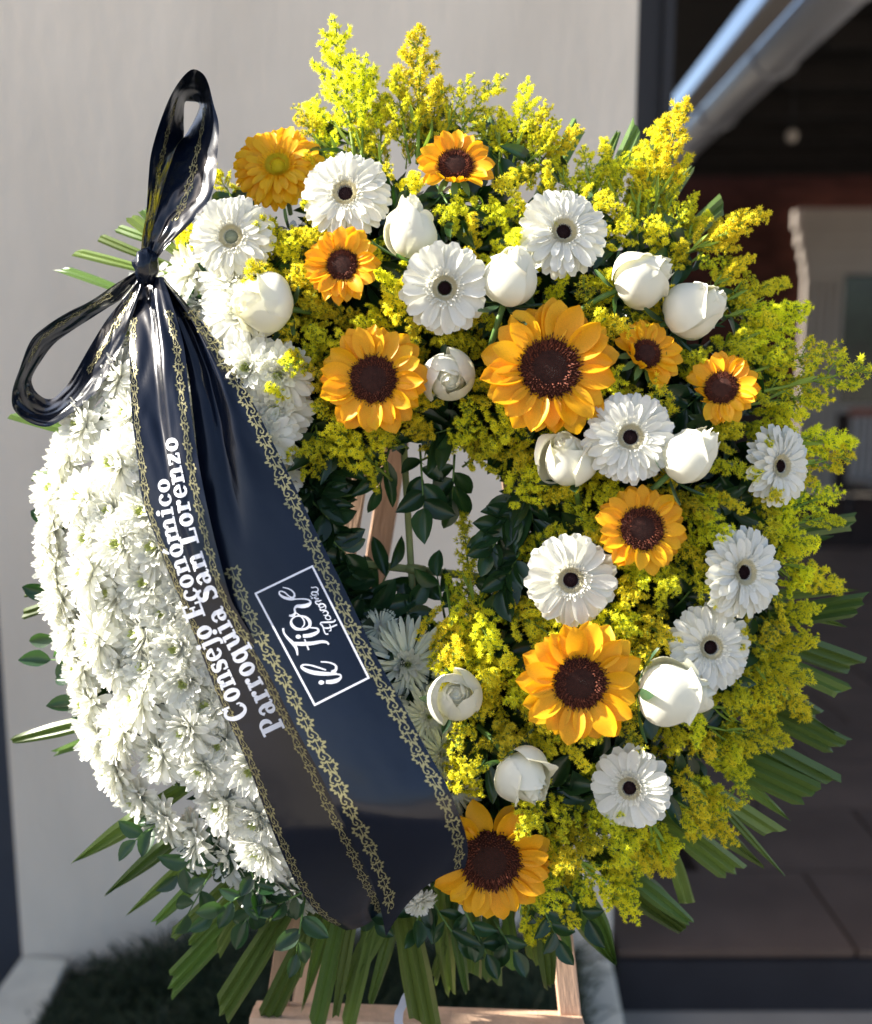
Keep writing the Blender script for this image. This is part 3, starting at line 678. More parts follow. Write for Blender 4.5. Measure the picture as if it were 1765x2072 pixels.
def rose(x, y, Rp, Hp, n, spin, label, openn=.0, dh=0.0, peel=0):
    """n is the direction of the bud's tip in the wreath frame; x,y the middle of the bud"""
    nv = Vector(n).normalized(); kk = S * (1 - (hs(x, y) + .05) / D0); Rm, Hm = Rp * kk, Hp * kk * .97
    base = P(x, y, hs(x, y) + .05 + dh) - nv * Hm * .5
    t = thing('rosebud', label, 'rose', WR @ frame(base, nv, spin, Vector((.1, 1, .2))), 'white rosebuds in the wreath')
    def prof(u, lay):   # radius over height for a layer, lay 0 = outermost
        k = 1 - .10 * lay
        top = .26 + .42 * openn - .045 * lay
        a = math.sin(math.pi * min(1, (u * .98 + .02)) ** .62) if u < .47 else None
        body = math.sin(math.pi * (u * .86 + .04) ** .72)
        return Rm * k * max(top * u ** 3, body) if u > .5 else Rm * k * (body ** .8)
    lays = [(0, 2.3, .86), (0, 2.5, .95), (1, 2.4, 1.0), (1, 2.4, 1.0), (2, 2.3, 1.05), (3, 2.4, 1.06), (4, 2.6, 1.07)]
    for li, (lay, span, hgt) in enumerate(lays):
        V, F = [], []; nu, nv_ = 12, 12; a0 = li * 2.45 + rng.uniform(-.2, .2); ph = rng.random() * 6
        for i in range(nu + 1):
            u = i / nu
            for j in range(nv_ + 1):
                v = 2 * j / nv_ - 1; ed = 1 - .16 * abs(v) ** 2.2 - .05 * abs(v) * (1 + math.sin(ph))
                uu = u * ed; rr = prof(uu, lay) + .0009 * (6 - li) + (.0020 * v)      # each petal's one side overlaps the next
                fl = max(0, u - .80) / .20
                rr += Rm * max(.05, .12 + .18 * openn) * fl ** 1.6 * (2.2 if lay == 0 else .5) * (1 + .4 * math.sin(ph + v * 3))
                if li < peel: rr += Rm * .55 * max(0, u - .45) ** 1.4
                an = a0 + v * span / 2 * (1 - .12 * u)
                V.append(Vector((rr * math.cos(an), rr * math.sin(an), Hm * hgt * uu - Hm * .05 * fl * fl * (lay == 0) + .0006 * math.sin(v * 7 + ph))))
        F = [(i*(nv_+1)+j, i*(nv_+1)+j+1, (i+1)*(nv_+1)+j+1, (i+1)*(nv_+1)+j) for i in range(nu) for j in range(nv_)]
        ob('petal', mesh('rose_petal', V, F, M_ROSE), t)
    # rolled heart
    V, F = [], []; n1_, n2_ = 60, 5
    for i in range(n1_ + 1):
        a = i / n1_ * 6.4 * math.pi; r_ = Rm * (.04 + .50 * (i / n1_))
        for j in range(n2_ + 1):
            u = j / n2_; V.append(Vector((r_ * (1 + .25 * (1 - u)) * math.cos(a), r_ * (1 + .25 * (1 - u)) * math.sin(a), Hm * (.55 + (.48 - .10 * i / n1_) * u + .012 * math.sin(a * 1.7)))))
    F = [(i*(n2_+1)+j, (i+1)*(n2_+1)+j, (i+1)*(n2_+1)+j+1, i*(n2_+1)+j+1) for i in range(n1_) for j in range(n2_)]
    dv, df = dome(Rm * .62, Hm * .32, 16, 5); add(V, F, dv, df, Matrix.Translation((0, 0, Hm * .62)))
    ob('heart_petal', mesh('heart', V, F, M_ROSE), t)
    V, F = dome(Rm * .45, Rm * .0, 12, 3)
    for v in V: v.z = v.z * .2 + Rm * .06 * (v.length / (Rm * .45)) ** 2 - .002
    ob('hip', mesh('hip', V, F, M_STEM), t)
    for i in range(5):
        V, F = petal_geo(Hm * .65, Rm * .40, PR_LEAF, 7, 2, .4, .0, .25, 0, .03, i); ob('sepal', mesh('sepal', V, F, M_LEAFB), t, pm(i * 1.2566, Rm * .25, -.003, rng.choice((.25, .0, -.4))))
    V, F = [], []; tube(V, F, [(0, 0, .0), (0, 0, -.02), (-.003, 0, -.05)], .003, 7); ob('stem', mesh('stem', V, F, M_STEM), t)
    ANCH.append((x, y, label_short[label])); return t
rose(830, 460, 41, 118, (.0, 1, .35), 0, LS('tall white rosebud pointing up below the topmost sunflower', 'upright rosebud'), .0, .005)
rose(530, 618, 54, 112, (-.85, .0, .62), .6, LS('cream rosebud opening to the left among the chrysanthemums', 'upper left rosebud'), .25, .0)
rose(1036, 558, 52, 112, (.30, 1, .45), .9, LS('white rosebud with a folded tip beside the broad petalled gerbera', 'folded tip rosebud'), .15, .01)
rose(1303, 561, 48, 112, (1, .42, .45), 1.3, LS('sunlit white rosebud leaning right, above its twin', 'sunlit right rosebud'), .0, .01)
rose(1408, 626, 54, 118, (1, .45, .55), .2, LS('plump white rosebud with a browned fold, upper right', 'browned rosebud'), .15, .01, )
rose(908, 766, 46, 88, (.08, -.32, 1), .5, LS('small round rosebud facing out between the two larger sunflowers', 'round rosebud'), -.3, .0)
rose(1146, 926, 50, 108, (-.35, .75, .8), .3, LS('white rosebud with peeling outer petals below the largest sunflower', 'peeling rosebud'), .3, .01, 1)
rose(1400, 918, 48, 118, (.8, .8, .42), .1, LS('slim white rosebud pointing up right of the full gerbera', 'slim rosebud'), .1, .015)
rose(921, 1410, 47, 98, (.0, .35, 1), .7, LS('white rosebud showing its swirl beside the spider chrysanthemum', 'swirled rosebud'), -.15, .0)
rose(1368, 1403, 56, 140, (1, .0, .35), .4, LS('big white rosebud lying sideways right of the large lower sunflower', 'big sideways rosebud'), .15, .02)
rose(1062, 1575, 50, 104, (.62, -.65, .75), .9, LS('white rosebud facing down above the lowest sunflower', 'downward rosebud'), .25, .0, 1)

# ---- chrysanthemums
MP = [mesh('chrysanthemum_petal', *petal_geo(1, .30 + .04 * (s % 2), PR_MUM, 6, 3, .24, .10 + .06 * (s % 3), -.10 - .12 * (s % 3), 0, .05, s, rng.uniform(-.3, .3)), M_MUM) for s in range(6)]
MPS = [mesh('spider_petal', *petal_geo(1, .16, PR_SPI, 6, 2, .6, .1, -.12 - .08 * s, 0, .04, s), M_SPID) for s in range(4)]
def mum_core(Rm, seed):
    r = random.Random(seed); V, F, mi = [], [], []
    pv = [petal_geo(1, .32, PR_MUM, 4, 2, .6, .2, .1 * k, 0, .05, k) for k in range(3)]
    for row, (n_, pit, L, r0) in enumerate(((18, .50, .68, .10), (16, .70, .54, .09), (14, .92, .40, .08), (11, 1.12, .27, .07), (9, 1.30, .18, .04))):
        for i in range(n_):
            a = 2 * math.pi * (i + .5 * (row % 2)) / n_ + r.uniform(-.15, .15); v_, f_ = pv[r.randrange(3)]; k = len(F)
            add(V, F, v_, f_, pm(a, Rm * r0, Rm * .05 * row, pit + r.uniform(-.14, .14), Rm * L * r.uniform(.85, 1.1), r.uniform(-.25, .25))); mi += [1 if row >= 3 else 0] * (len(F) - k)
    return mesh('core', V, F, None, True, mi, [M_MUM, M_MUMC])
MC = [mum_core(1.0, s) for s in range(5)]
MCORE_BASE = mesh('calyx', *dome(.28, .12, 10, 3), M_STEM)
def mum(x, y, Rp, n, h, label, spider=False):
    Rm = Rp * S * .97; t = thing('chrysanthemum', label, 'chrysanthemum', WR @ frame(P(x, y, h), Vector(n), rng.random() * 6.28), 'white chrysanthemums massed on the left side' if not spider else None)
    rows = ((17, .0, 1.0), (17, .16, .97), (14, .34, .86)) if not spider else ((26, .0, 1.0), (26, .18, .95), (20, .38, .8))
    for row, (n_, pit, L) in enumerate(rows):
        for i in range(n_):
            a = 2 * math.pi * (i + .5 * row) / n_ + rng.uniform(-.12, .12)
            ob('petal', rng.choice(MPS if spider else MP), t, pm(a, Rm * .12, Rm * .03 * row, pit + rng.uniform(-.12, .13), Rm * .92 * L * rng.uniform(.88, 1.06), rng.uniform(-.25, .25)))
    tag(ob('inner_petal', MC[rng.randrange(5)], t, Matrix.Scale(Rm * (.55 if spider else 1), 4)), kind='stuff')
    ob('calyx', MCORE_BASE, t, Matrix.Translation((0, 0, -Rm * .10)) @ Matrix.Scale(Rm, 4)); return t
MB = [(350,520),(410,500),(465,560),(530,690),(590,800),(575,870),(560,1000),(575,1120),(570,1250),(590,1400),(625,1560),(650,1700),(640,1800),(600,1800),(530,1770),(460,1720),(390,1690),(330,1660),(270,1590),(225,1530),(205,1450),(175,1370),(140,1270),(122,1190),(118,1100),(125,1010),(150,930),(185,850),(230,790),(255,720),(270,640),(310,560)]
r2 = random.Random(12)
ms_ = [(395,550),(340,640),(420,610),(505,745),(555,830),(250,1100),(365,1310),(430,1425),(300,1180)]
xs = [p[0] for p in MB]; ys = [p[1] for p in MB]
for _ in range(9000):
    p = (r2.uniform(105, 680), r2.uniform(500, 1830))
    if inside(p, MB) and all(math.hypot(p[0]-q[0], p[1]-q[1]) > 62 for q in ms_): ms_.append(p)
for p in catmull([(175,860),(128,960),(112,1090),(128,1210),(162,1320),(188,1430),(215,1520),(275,1600),(345,1660),(425,1712),(500,1752),(590,1800)], 17):
    ms_ = [q for q in ms_ if math.hypot(p[0]-q[0], p[1]-q[1]) > 46] + [(float(p[0]), float(p[1]))]
ms_.sort(key=lambda p: p[1])
mrows = {}
for p in ms_: mrows.setdefault(int((p[1] - 500) // 105), []).append(p)
RW = ['topmost', 'second', 'third', 'fourth', 'fifth', 'sixth', 'seventh', 'eighth', 'ninth', 'tenth', 'eleventh', 'twelfth', 'lowest']
for k, row in sorted(mrows.items()):
    row.sort()
    for i, (x, y) in enumerate(row):
        rv, r = radial(x, y); til = max(-.25, min(.85, (r - 490) / 300.0)); rv = (rv * .6 + Vector((-.4, .1, 0))) if til > 0 else rv
        n_ = Vector((rv.x * math.sin(til), rv.y * math.sin(til), math.cos(til))) + Vector((rng.gauss(0, .13), rng.gauss(0, .13), 0))
        h = hs(x, y) + .012 + rng.uniform(-.006, .008)
        if x > 262 + (y - 620) * .34 and x < 345 + (y - 560) * .53: h -= .024 if y < 1000 else .012
        if r > 740: h = .012 + rng.uniform(0, .01)
        wh = 'at the outer edge' if i == 0 else ('beside the black ribbon' if i == len(row) - 1 else 'inside the mass')
        if math.hypot(x - 296, y - 560) < 95: h = .0
        elif math.hypot(x - 335, y - 630) < 130: h *= .62
        mum(x, y, rng.uniform(64, 76), n_, h, 'white chrysanthemum %s, %s from the left in the %s row down' % (wh, ORD[i], RW[k]))
for (x, y, rp, n_, lb) in [(825, 1345, 92, (.1, .1, 1), 'greenish white spider chrysanthemum showing beside the ribbon'), (866, 1450, 66, (.3, .1, 1), 'white chrysanthemum half hidden by the ribbon, below the spider one'),
                           (893, 1525, 56, (.5, .0, 1), 'small white chrysanthemum at the ribbon edge, above the narrow petalled one'), (915, 1600, 62, (.5, -.1, 1), 'white narrow petalled chrysanthemum at the ribbon edge above the lowest sunflower'),
                           (850, 1825, 36, (.3, -.5, .6), 'small white chrysanthemum peeping out below the ribbon end'), (770, 1270, 40, (0, .3, 1), 'white chrysanthemum sliver behind the ribbon above the spider one')]:
    mum(x, y, rp, n_, hs(x, y) * .75 + .01, lb, spider=('spider' in lb or 'narrow' in lb or 'sliver' in lb))
ANCH += [(300, 545, 'ribbon knot'), (90, 760, 'left ribbon loop'), (385, 260, 'upper ribbon loop'), (130, 1400, 'chrysanthemums'), (400, 1750, 'lowest chrysanthemums'), (680, 1860, 'ribbon ends'), (845, 1090, 'stalk cross'), (1150, 1900, 'right easel leg'), (540, 1950, 'left easel leg'), (1650, 1200, 'right rim'), (120, 1000, 'left rim')]

# ================================================================== GOLDENROD
def floret(V, F, mi, p, d, s, r, green):
    d = (d + Vector((r.gauss(0, .35), r.gauss(0, .35), r.gauss(0, .35)))).normalized(); a = d.orthogonal().normalized(); b_ = d.cross(a); ph = r.random() * 6.28
    k = len(V); V.append(p - d * s * .9)
    for j in range(3):
        c = ph + j * 2.094; V.append(p + (a * math.cos(c) + b_ * math.sin(c)) * s * .26)
    F += [(k, k+2, k+1), (k, k+3, k+2), (k, k+1, k+3)]; mi += [1] * 3
    if green: F.append((k+1, k+2, k+3)); mi.append(1); return
    n = 6
    for j in range(n):
        c = ph + j * 6.283 / n + r.uniform(-.2, .2); c1, c2 = c - .34, c + .34; k = len(V); o_ = r.uniform(.25, .75)
        V.append(p); V.append(p + (a * math.cos(c1) + b_ * math.sin(c1)) * s * .5 + d * s * .25 * o_); V.append(p + (a * math.cos(c) + b_ * math.sin(c)) * s * .98 + d * s * o_); V.append(p + (a * math.cos(c2) + b_ * math.sin(c2)) * s * .5 + d * s * .25 * o_)
        F.append((k, k+1, k+2, k+3)); mi.append(0)
    for j in range(3):
        c = ph + j * 2.1; k = len(V); q = (a * math.cos(c) + b_ * math.sin(c))
        V.append(p + q * s * .22); V.append(p - q.cross(d) * s * .16); V.append(p + d * s * .95 + q * s * .25); F.append((k, k+1, k+2)); mi.append(0)
def sprig(seed, L=1.0, wide=.42, nb=18, young=0.0, onesided=0.0, droop=0.0):
    """plume along +x, unit length; returns stem mesh and blossom mesh"""
    r = random.Random(seed); V, F, mi = [], [], []; sv, sf = [], []
    def axis(u): return Vector((L * u, 0, droop * u * u * -.35 + .02 * math.sin(u * 5 + seed)))
    tube(sv, sf, [axis(i / 8) for i in range(9)], [.016 - .012 * i / 8 for i in range(9)], 5)
    for b in range(nb):
        u = .18 + .80 * (b / (nb - 1)) ** .9; az = b * 2.4 + r.uniform(-.4, .4)
        bl = wide * (1 - .80 * ((u - .18) / .82) ** 1.2) * r.uniform(.65, 1.15); p0 = axis(u)
        out = Vector((0, math.cos(az), math.sin(az) * .8 + .25 * onesided)).normalized(); n_ = max(3, int(bl / .024)); pts = []
        for i in range(n_ + 1):
            t = i / n_; q = p0 + Vector((bl * (.75 * t + .05), 0, 0)) + out * bl * (.8 * t - .22 * t * t) + Vector((0, 0, -.12 * bl * t * t * (1 + droop)))
            pts.append(q)
        tube(sv, sf, pts[::2] if len(pts) > 4 else pts, .0055, 3)
        for i in range(n_ + 1):
            t = i / n_
            if t < .12: continue
            for _ in range(3):
                off = Vector((r.gauss(0, 1), r.gauss(0, 1), r.gauss(.2, 1))).normalized(); q = pts[i] + off * r.uniform(.010, .038)
                green = r.random() < young or (t < .3 and r.random() < .4)
                floret(V, F, mi, q, (off + out * .3 + Vector((.3, 0, 0))).normalized(), r.uniform(.025, .036) * (.62 if green else 1), r, green)
    for i in range(5):      # narrow leaves on the bare stem
        v_, f_ = petal_geo(.22, .032, PR_LEAF, 4, 2, .4, .1, -.2); a = r.random() * 6.28
        add(sv, sf, v_, f_, Matrix.Translation(axis(.03 + i * .07)) @ Rx(a, 'X') @ Rx(-.7, 'Y'))
    return mesh('sprig_stem', sv, sf, M_GGRN), mesh('blossom', V, F, None, False, mi, [M_GOLD, M_GGRN])
SPR = {'plume': [sprig(s, 1, .40, 20) for s in (1, 2, 3, 4)], 'young': [sprig(s, 1, .34, 18, .45) for s in (11, 12)], 'slim': [sprig(s, 1, .20, 22, .12, 0, .3) for s in (21, 22, 23)],
       'clump': [sprig(s, 1, .52, 17, .05, .5) for s in (31, 32, 33, 34)], 'arch': [sprig(s, 1, .28, 20, .10, .8, .9) for s in (41, 42, 43)]}
def goldenrod(x0, y0, h0, x1, y1, h1, kind, desc):
    a, b_ = P(x0, y0, h0), P(x1, y1, h1); L = (b_ - a).length; d = (b_ - a).normalized(); n_ = Vector((0, .25, 1)); y_ = n_.cross(d)
    if y_.length < .1: y_ = Vector((1, 0, 0)).cross(d)
    y_.normalize(); n_ = d.cross(y_)
    M = Matrix(((d.x, y_.x, n_.x, a.x), (d.y, y_.y, n_.y, a.y), (d.z, y_.z, n_.z, a.z), (0, 0, 0, 1))) @ Rx(rng.uniform(-.5, .5), 'X')
    t = thing('goldenrod_sprig', None, 'goldenrod', WR @ M @ Matrix.Scale(L, 4), 'goldenrod sprigs through the wreath')
    st, bl = rng.choice(SPR[kind]); ob('stem', st, t); tag(ob('blossom', bl, t), kind='stuff'); later(t, x1, y1, desc); return t
OUTL = [(1150,380,1110,300,'plume'),(1200,400,1180,300,'young'),(1260,400,1240,330,'plume'),(1290,470,1280,380,'plume'),(1350,480,1340,400,'clump'),(1380,470,1410,390,'plume'),(1220,470,1260,420,'clump'),(1330,560,1390,500,'plume'),(1000,300,960,240,'plume'),(640,290,640,200,'plume'),
 (720,330,680,62,'plume'),(700,340,612,200,'slim'),(730,330,740,130,'plume'),(665,330,600,215,'young'),(845,330,846,72,'plume'),(830,330,800,150,'plume'),(870,320,885,170,'plume'),(770,360,770,200,'clump'),
 (900,310,1012,158,'young'),(890,300,950,155,'young'),(1040,330,1068,172,'plume'),(1060,340,1130,250,'plume'),(1010,330,1020,210,'slim'),(1090,350,1105,215,'plume'),(470,400,432,340,'clump'),(430,470,355,480,'clump'),(560,440,500,530,'clump'),
 (1180,420,1140,345,'plume'),(1260,440,1225,272,'slim'),(1290,440,1292,290,'slim'),(1310,440,1335,255,'plume'),(1320,450,1378,212,'plume'),(1340,450,1390,310,'slim'),(1330,500,1400,400,'young'),(1380,500,1440,420,'slim'),
 (1370,520,1545,432,'plume'),(1400,530,1500,440,'plume'),(1440,620,1600,555,'slim'),(1450,640,1648,612,'slim'),(1430,590,1520,520,'plume'),(1470,700,1620,640,'plume'),(1510,800,1768,742,'young'),(1500,760,1700,700,'young'),(1500,820,1680,800,'young'),(1470,740,1560,640,'plume'),
 (1540,900,1768,880,'arch'),(1540,960,1720,920,'young'),(1600,1060,1722,1035,'arch'),(1560,1050,1700,990,'young'),(1560,1130,1745,1195,'arch'),(1560,1180,1600,1280,'slim'),(1540,1110,1650,1110,'arch'),(1580,1000,1640,880,'young'),
 (1520,1330,1670,1475,'arch'),(1500,1360,1620,1340,'slim'),(1520,1290,1600,1380,'slim'),(1440,1430,1620,1440,'arch'),(1430,1470,1590,1500,'plume'),(1400,1500,1540,1590,'arch'),(1420,1520,1520,1520,'plume'),(1380,1560,1490,1670,'arch'),(1340,1600,1480,1700,'plume'),
 (1310,1640,1370,1790,'arch'),(1260,1680,1270,1850,'arch'),(1230,1660,1350,1760,'plume'),(1150,1720,1280,1855,'plume'),(1130,1700,1160,1830,'arch'),(1060,1800,1105,1950,'arch'),(1110,1720,1090,1850,'slim'),(1090,1640,1140,1760,'plume'),
 (965,1280,945,1035,'slim'),(950,1270,900,1160,'slim'),(930,1290,860,1245,'slim'),(970,1340,1020,1480,'arch'),(980,1260,990,1390,'plume'),(960,1500,900,1510,'clump'),(980,1580,925,1540,'clump'),(1150,1420,1130,1500,'clump'),(1110,1470,1110,1580,'slim'),
 (730,880,760,1000,'slim'),(640,850,640,960,'clump'),(700,870,690,940,'clump'),(620,880,610,970,'slim'),(1050,900,1010,960,'clump'),(950,840,960,930,'clump'),(1100,970,1060,1010,'clump')]
gr_pts = []
for (x0, y0, x1, y1, kd) in OUTL:
    L = math.hypot(x1 - x0, y1 - y0)
    goldenrod(x0, y0, hs(x0, y0) * .7 + .02, x1, y1, max(.0, hs(x1, y1) * .7) + rng.uniform(.0, .045), kd, 'yellow goldenrod sprig reaching out'); gr_pts.append(((x0 + x1) / 2, (y0 + y1) / 2))
HER = [a for a in ANCH if any(k in a[2] for k in ('sunflower', 'gerbera', 'rosebud'))]
for (x, y) in poisson(GR_OUT, 57, 20000, random.Random(5)):
    if any(math.hypot(x - a[0], y - a[1]) < (52 if 'rosebud' in a[2] else 105 if 'lowest sun' in a[2] else 60) for a in HER): continue
    rv, r = radial(x, y); h = hs(x, y)
    d = (rv * .75 + Vector((rng.gauss(0, .5), rng.gauss(0, .5) - .15, 0))); lpx = rng.uniform(120, 165)
    x0, y0 = x - d.x * 75, y + d.y * 75
    goldenrod(x0, y0, max(.0, h - .035), x + d.x * 25, y - d.y * 25, h + rng.uniform(.035, .055), rng.choice(('clump', 'plume', 'arch', 'clump', 'slim', 'young')), 'yellow goldenrod clump')

# ================================================================== RIBBON
class Band:
    def __init__(s, Lp, Rp, hl, hr, bulge=None, n=220, widen=0.0):
        s.n = n; both = catmull([((a[0]+b[0])/2, (a[1]+b[1])/2, a[0], a[1], b[0], b[1]) for a, b in zip(Lp, Rp)], n); s.L = both[:, 2:4]; s.R = both[:, 4:6]; wk = (widen * np.sin(np.linspace(0, math.pi, n)))[:, None] / 2; dd_ = s.R - s.L; s.L = s.L - dd_ * wk; s.R = s.R + dd_ * wk
        s.hl = np.interp(np.linspace(0, 1, n), np.linspace(0, 1, len(hl)), hl); s.hr = np.interp(np.linspace(0, 1, n), np.linspace(0, 1, len(hr)), hr)
        k = np.ones(13) / 13
        for q in ('hl', 'hr'):
            v = getattr(s, q); setattr(s, q, np.convolve(np.pad(v, 6, mode='edge'), k, 'valid'))
        s.b = bulge or (lambda t, v: 0)
    bow = 0
    def at(s, t, v, off=0.0):
        f = min(max(t, 0), 1) * (s.n - 1); i = min(int(f), s.n - 2); u = f - i
        l = s.L[i] * (1 - u) + s.L[i+1] * u; r = s.R[i] * (1 - u) + s.R[i+1] * u; c = (v + 1) / 2
        p = l * (1 - c) + r * c
        if s.bow and t > .9: p = p + np.array((-.4, -1.0)) * s.bow * 4 * c * (1 - c) * ((t - .9) / .1) ** 2
        h = (s.hl[i] * (1-u) + s.hl[i+1] * u) * (1 - c) + (s.hr[i] * (1-u) + s.hr[i+1] * u) * c + s.b(t, v)
        return P(p[0], p[1], h + off)
    def nrm(s, t, v):
        e = .004; a = s.at(t + e, v) - s.at(t - e, v); b_ = s.at(t, v + .02) - s.at(t, v - .02); n_ = a.cross(b_)
        return n_.normalized() if n_.length > 0 else Vector((0, 0, 1))
    def inv(s, x, y):
        d = s.R - s.L; c = d[:, 0] * (y - s.L[:, 1]) - d[:, 1] * (x - s.L[:, 0]); best = None
        for i in np.where(c[:-1] * c[1:] <= 0)[0]:
            u = c[i] / (c[i] - c[i+1] + 1e-12); l = s.L[i] * (1-u) + s.L[i+1] * u; r = s.R[i] * (1-u) + s.R[i+1] * u; dd = r - l
            q = np.dot(np.array((x, y)) - l, dd) / max(1e-9, np.dot(dd, dd)); v = 2 * q - 1
            if best is None or abs(v) < abs(best[1]): best = ((i + u) / (s.n - 1), v)
        return best
    def mesh(s, name, nt_=150, nv=22):
        V = [s.at(i / nt_, 2 * j / nv - 1) for i in range(nt_ + 1) for j in range(nv + 1)]
        F = [(i*(nv+1)+j, i*(nv+1)+j+1, (i+1)*(nv+1)+j+1, (i+1)*(nv+1)+j) for i in range(nt_) for j in range(nv)]
        return mesh(name, V, F, M_RIB)
def strokes_to(V, F, pts, wds, put, k0):
    """flat pen stroke in print space; put(x, y, layer) gives the point on the ribbon"""
    n = len(pts); k = len(V)
    for i in range(n):
        a, b_ = pts[max(0, i-1)], pts[min(n-1, i+1)]; dx, dy = b_[0]-a[0], b_[1]-a[1]; l = math.hypot(dx, dy) + 1e-9; nx, ny = -dy/l, dx/l; w_ = wds[i] / 2
        V += [put(pts[i][0] + nx*w_, pts[i][1] + ny*w_, k0), put(pts[i][0] - nx*w_, pts[i][1] - ny*w_, k0)]
    F += [(k+2*i, k+2*i+1, k+2*i+3, k+2*i+2) for i in range(n-1)]
def disc_to(V, F, x, y, rx, ry, put, k0, n=14):
    k = len(V); V += [put(x + rx*math.cos(6.2832*i/n), y + ry*math.sin(6.2832*i/n), k0) for i in range(n)]; F.append(tuple(range(k, k+n)))
def ring_to(V, F, cx, cy, ox, oy, ix, iy, put, k0, a0=0, a1=360, n=26):
    k = len(V)
    for i in range(n + 1):
        a = R(a0 + (a1 - a0) * i / n); V += [put(cx + ox*math.cos(a), cy + oy*math.sin(a), k0), put(cx + ix*math.cos(a), cy + iy*math.sin(a), k0)]
    F += [(k+2*i, k+2*i+1, k+2*i+3, k+2*i+2) for i in range(n)]
def box_to(V, F, x0, y0, x1, y1, put, k0):
    n = max(1, int(abs(y1-y0) / 12)); k = len(V)
    for i in range(n + 1): y = y0 + (y1-y0)*i/n; V += [put(x0, y, k0), put(x1, y, k0)]
    F += [(k+2*i, k+2*i+1, k+2*i+3, k+2*i+2) for i in range(n)]
# fat slab letters: x height 66, cap height 92
G = {
 'o': (62, [('r', 31, 33, 31, 35, 9, 22)]),
 'ó': (62, [('r', 31, 33, 31, 35, 9, 22), ('s', [(26, 74), (48, 100)], [9, 18])]),
 'c': (58, [('r', 31, 33, 31, 35, 12, 25, 42, 326), ('d', 47, 51, 9, 9)]),
 'e': (60, [('r', 31, 33, 31, 35, 12, 24, 0, 315), ('b', 14, 30, 58, 39)]),
 'n': (78, [('b', 9, 4, 29, 64), ('b', 0, 0, 38, 9), ('b', 0, 56, 20, 65), ('b', 50, 4, 70, 44), ('b', 42, 0, 79, 9), ('r', 47, 42, 23, 25, 5, 12, 0, 180)]),
 'm': (118, [('b', 9, 4, 29, 64), ('b', 0, 0, 38, 9), ('b', 0, 56, 20, 65), ('b', 50, 4, 70, 44), ('b', 42, 0, 79, 9), ('r', 47, 42, 23, 25, 5, 12, 0, 180), ('b', 90, 4, 110, 44), ('b', 82, 0, 119, 9), ('r', 87, 42, 23, 25, 5, 12, 0, 180)]),
 's': (52, [('s', [(46, 50), (40, 60), (24, 62), (12, 54), (14, 42), (30, 34), (42, 24), (40, 8), (24, 3), (8, 8), (4, 18)], [10, 10, 12, 17, 20, 22, 20, 17, 12, 10, 10]), ('b', 40, 46, 48, 66), ('b', 2, 0, 10, 22)]),
 'j': (38, [('b', 12, 0, 32, 64), ('b', 2, 56, 24, 65), ('s', [(22, 4), (20, -12), (8, -22), (-6, -18)], [20, 18, 13, 12]), ('d', 22, 82, 12, 11)]),
 'i': (42, [('b', 12, 4, 32, 64), ('b', 2, 0, 42, 9), ('b', 2, 56, 24, 65), ('d', 22, 82, 12, 11)]),
 'a': (66, [('s', [(10, 50), (22, 62), (38, 60), (46, 46)], [15, 11, 14, 18]), ('b', 37, 8, 56, 48), ('r', 26, 20, 25, 20, 6, 11), ('s', [(48, 10), (56, 3), (66, 8)], [14, 9, 7])]),
 'r': (60, [('b', 9, 4, 29, 64), ('b', 0, 0, 42, 9), ('b', 0, 56, 20, 65), ('s', [(28, 46), (36, 58), (46, 60)], [8, 11, 12]), ('d', 48, 54, 11, 11)]),
 'q': (70, [('r', 29, 33, 29, 35, 10, 22), ('b', 42, -22, 61, 64), ('b', 34, -30, 70, -21)]),
 'u': (78, [('b', 9, 20, 29, 64), ('b', 0, 56, 20, 65), ('r', 33, 22, 24, 24, 5, 12, 180, 360), ('b', 48, 4, 68, 64), ('b', 40, 56, 60, 65), ('b', 56, 0, 78, 9)]),
 'z': (58, [('b', 4, 54, 54, 65), ('b', 4, 0, 54, 11), ('s', [(46, 56), (12, 8)], [20, 20]), ('b', 4, 44, 12, 60), ('b', 46, 5, 54, 22)]),
 'C': (84, [('r', 42, 46, 42, 48, 20, 36, 42, 318), ('b', 66, 62, 76, 94), ('b', 68, 14, 76, 30)]),
 'E': (80, [('b', 12, 4, 36, 88), ('b', 0, 82, 72, 92), ('b', 0, 0, 76, 10), ('b', 36, 41, 54, 50), ('b', 50, 32, 58, 60), ('b', 62, 66, 72, 90), ('b', 66, 3, 76, 28)]),
 'P': (78, [('b', 12, 4, 36, 88), ('b', 0, 0, 48, 10), ('b', 0, 82, 44, 92), ('r', 42, 65, 34, 27, 12, 18, -90, 90)]),
 'L': (78, [('b', 12, 4, 36, 88), ('b', 0, 82, 48, 92), ('b', 0, 0, 74, 10), ('b', 64, 4, 74, 32)]),
 'S': (70, [('s', [(58, 70), (50, 84), (32, 88), (16, 78), (18, 60), (38, 48), (54, 34), (52, 14), (34, 5), (14, 8), (6, 22)], [12, 12, 14, 20, 24, 26, 24, 20, 14, 12, 12]), ('b', 54, 66, 63, 94), ('b', 2, 0, 11, 28)]),
}
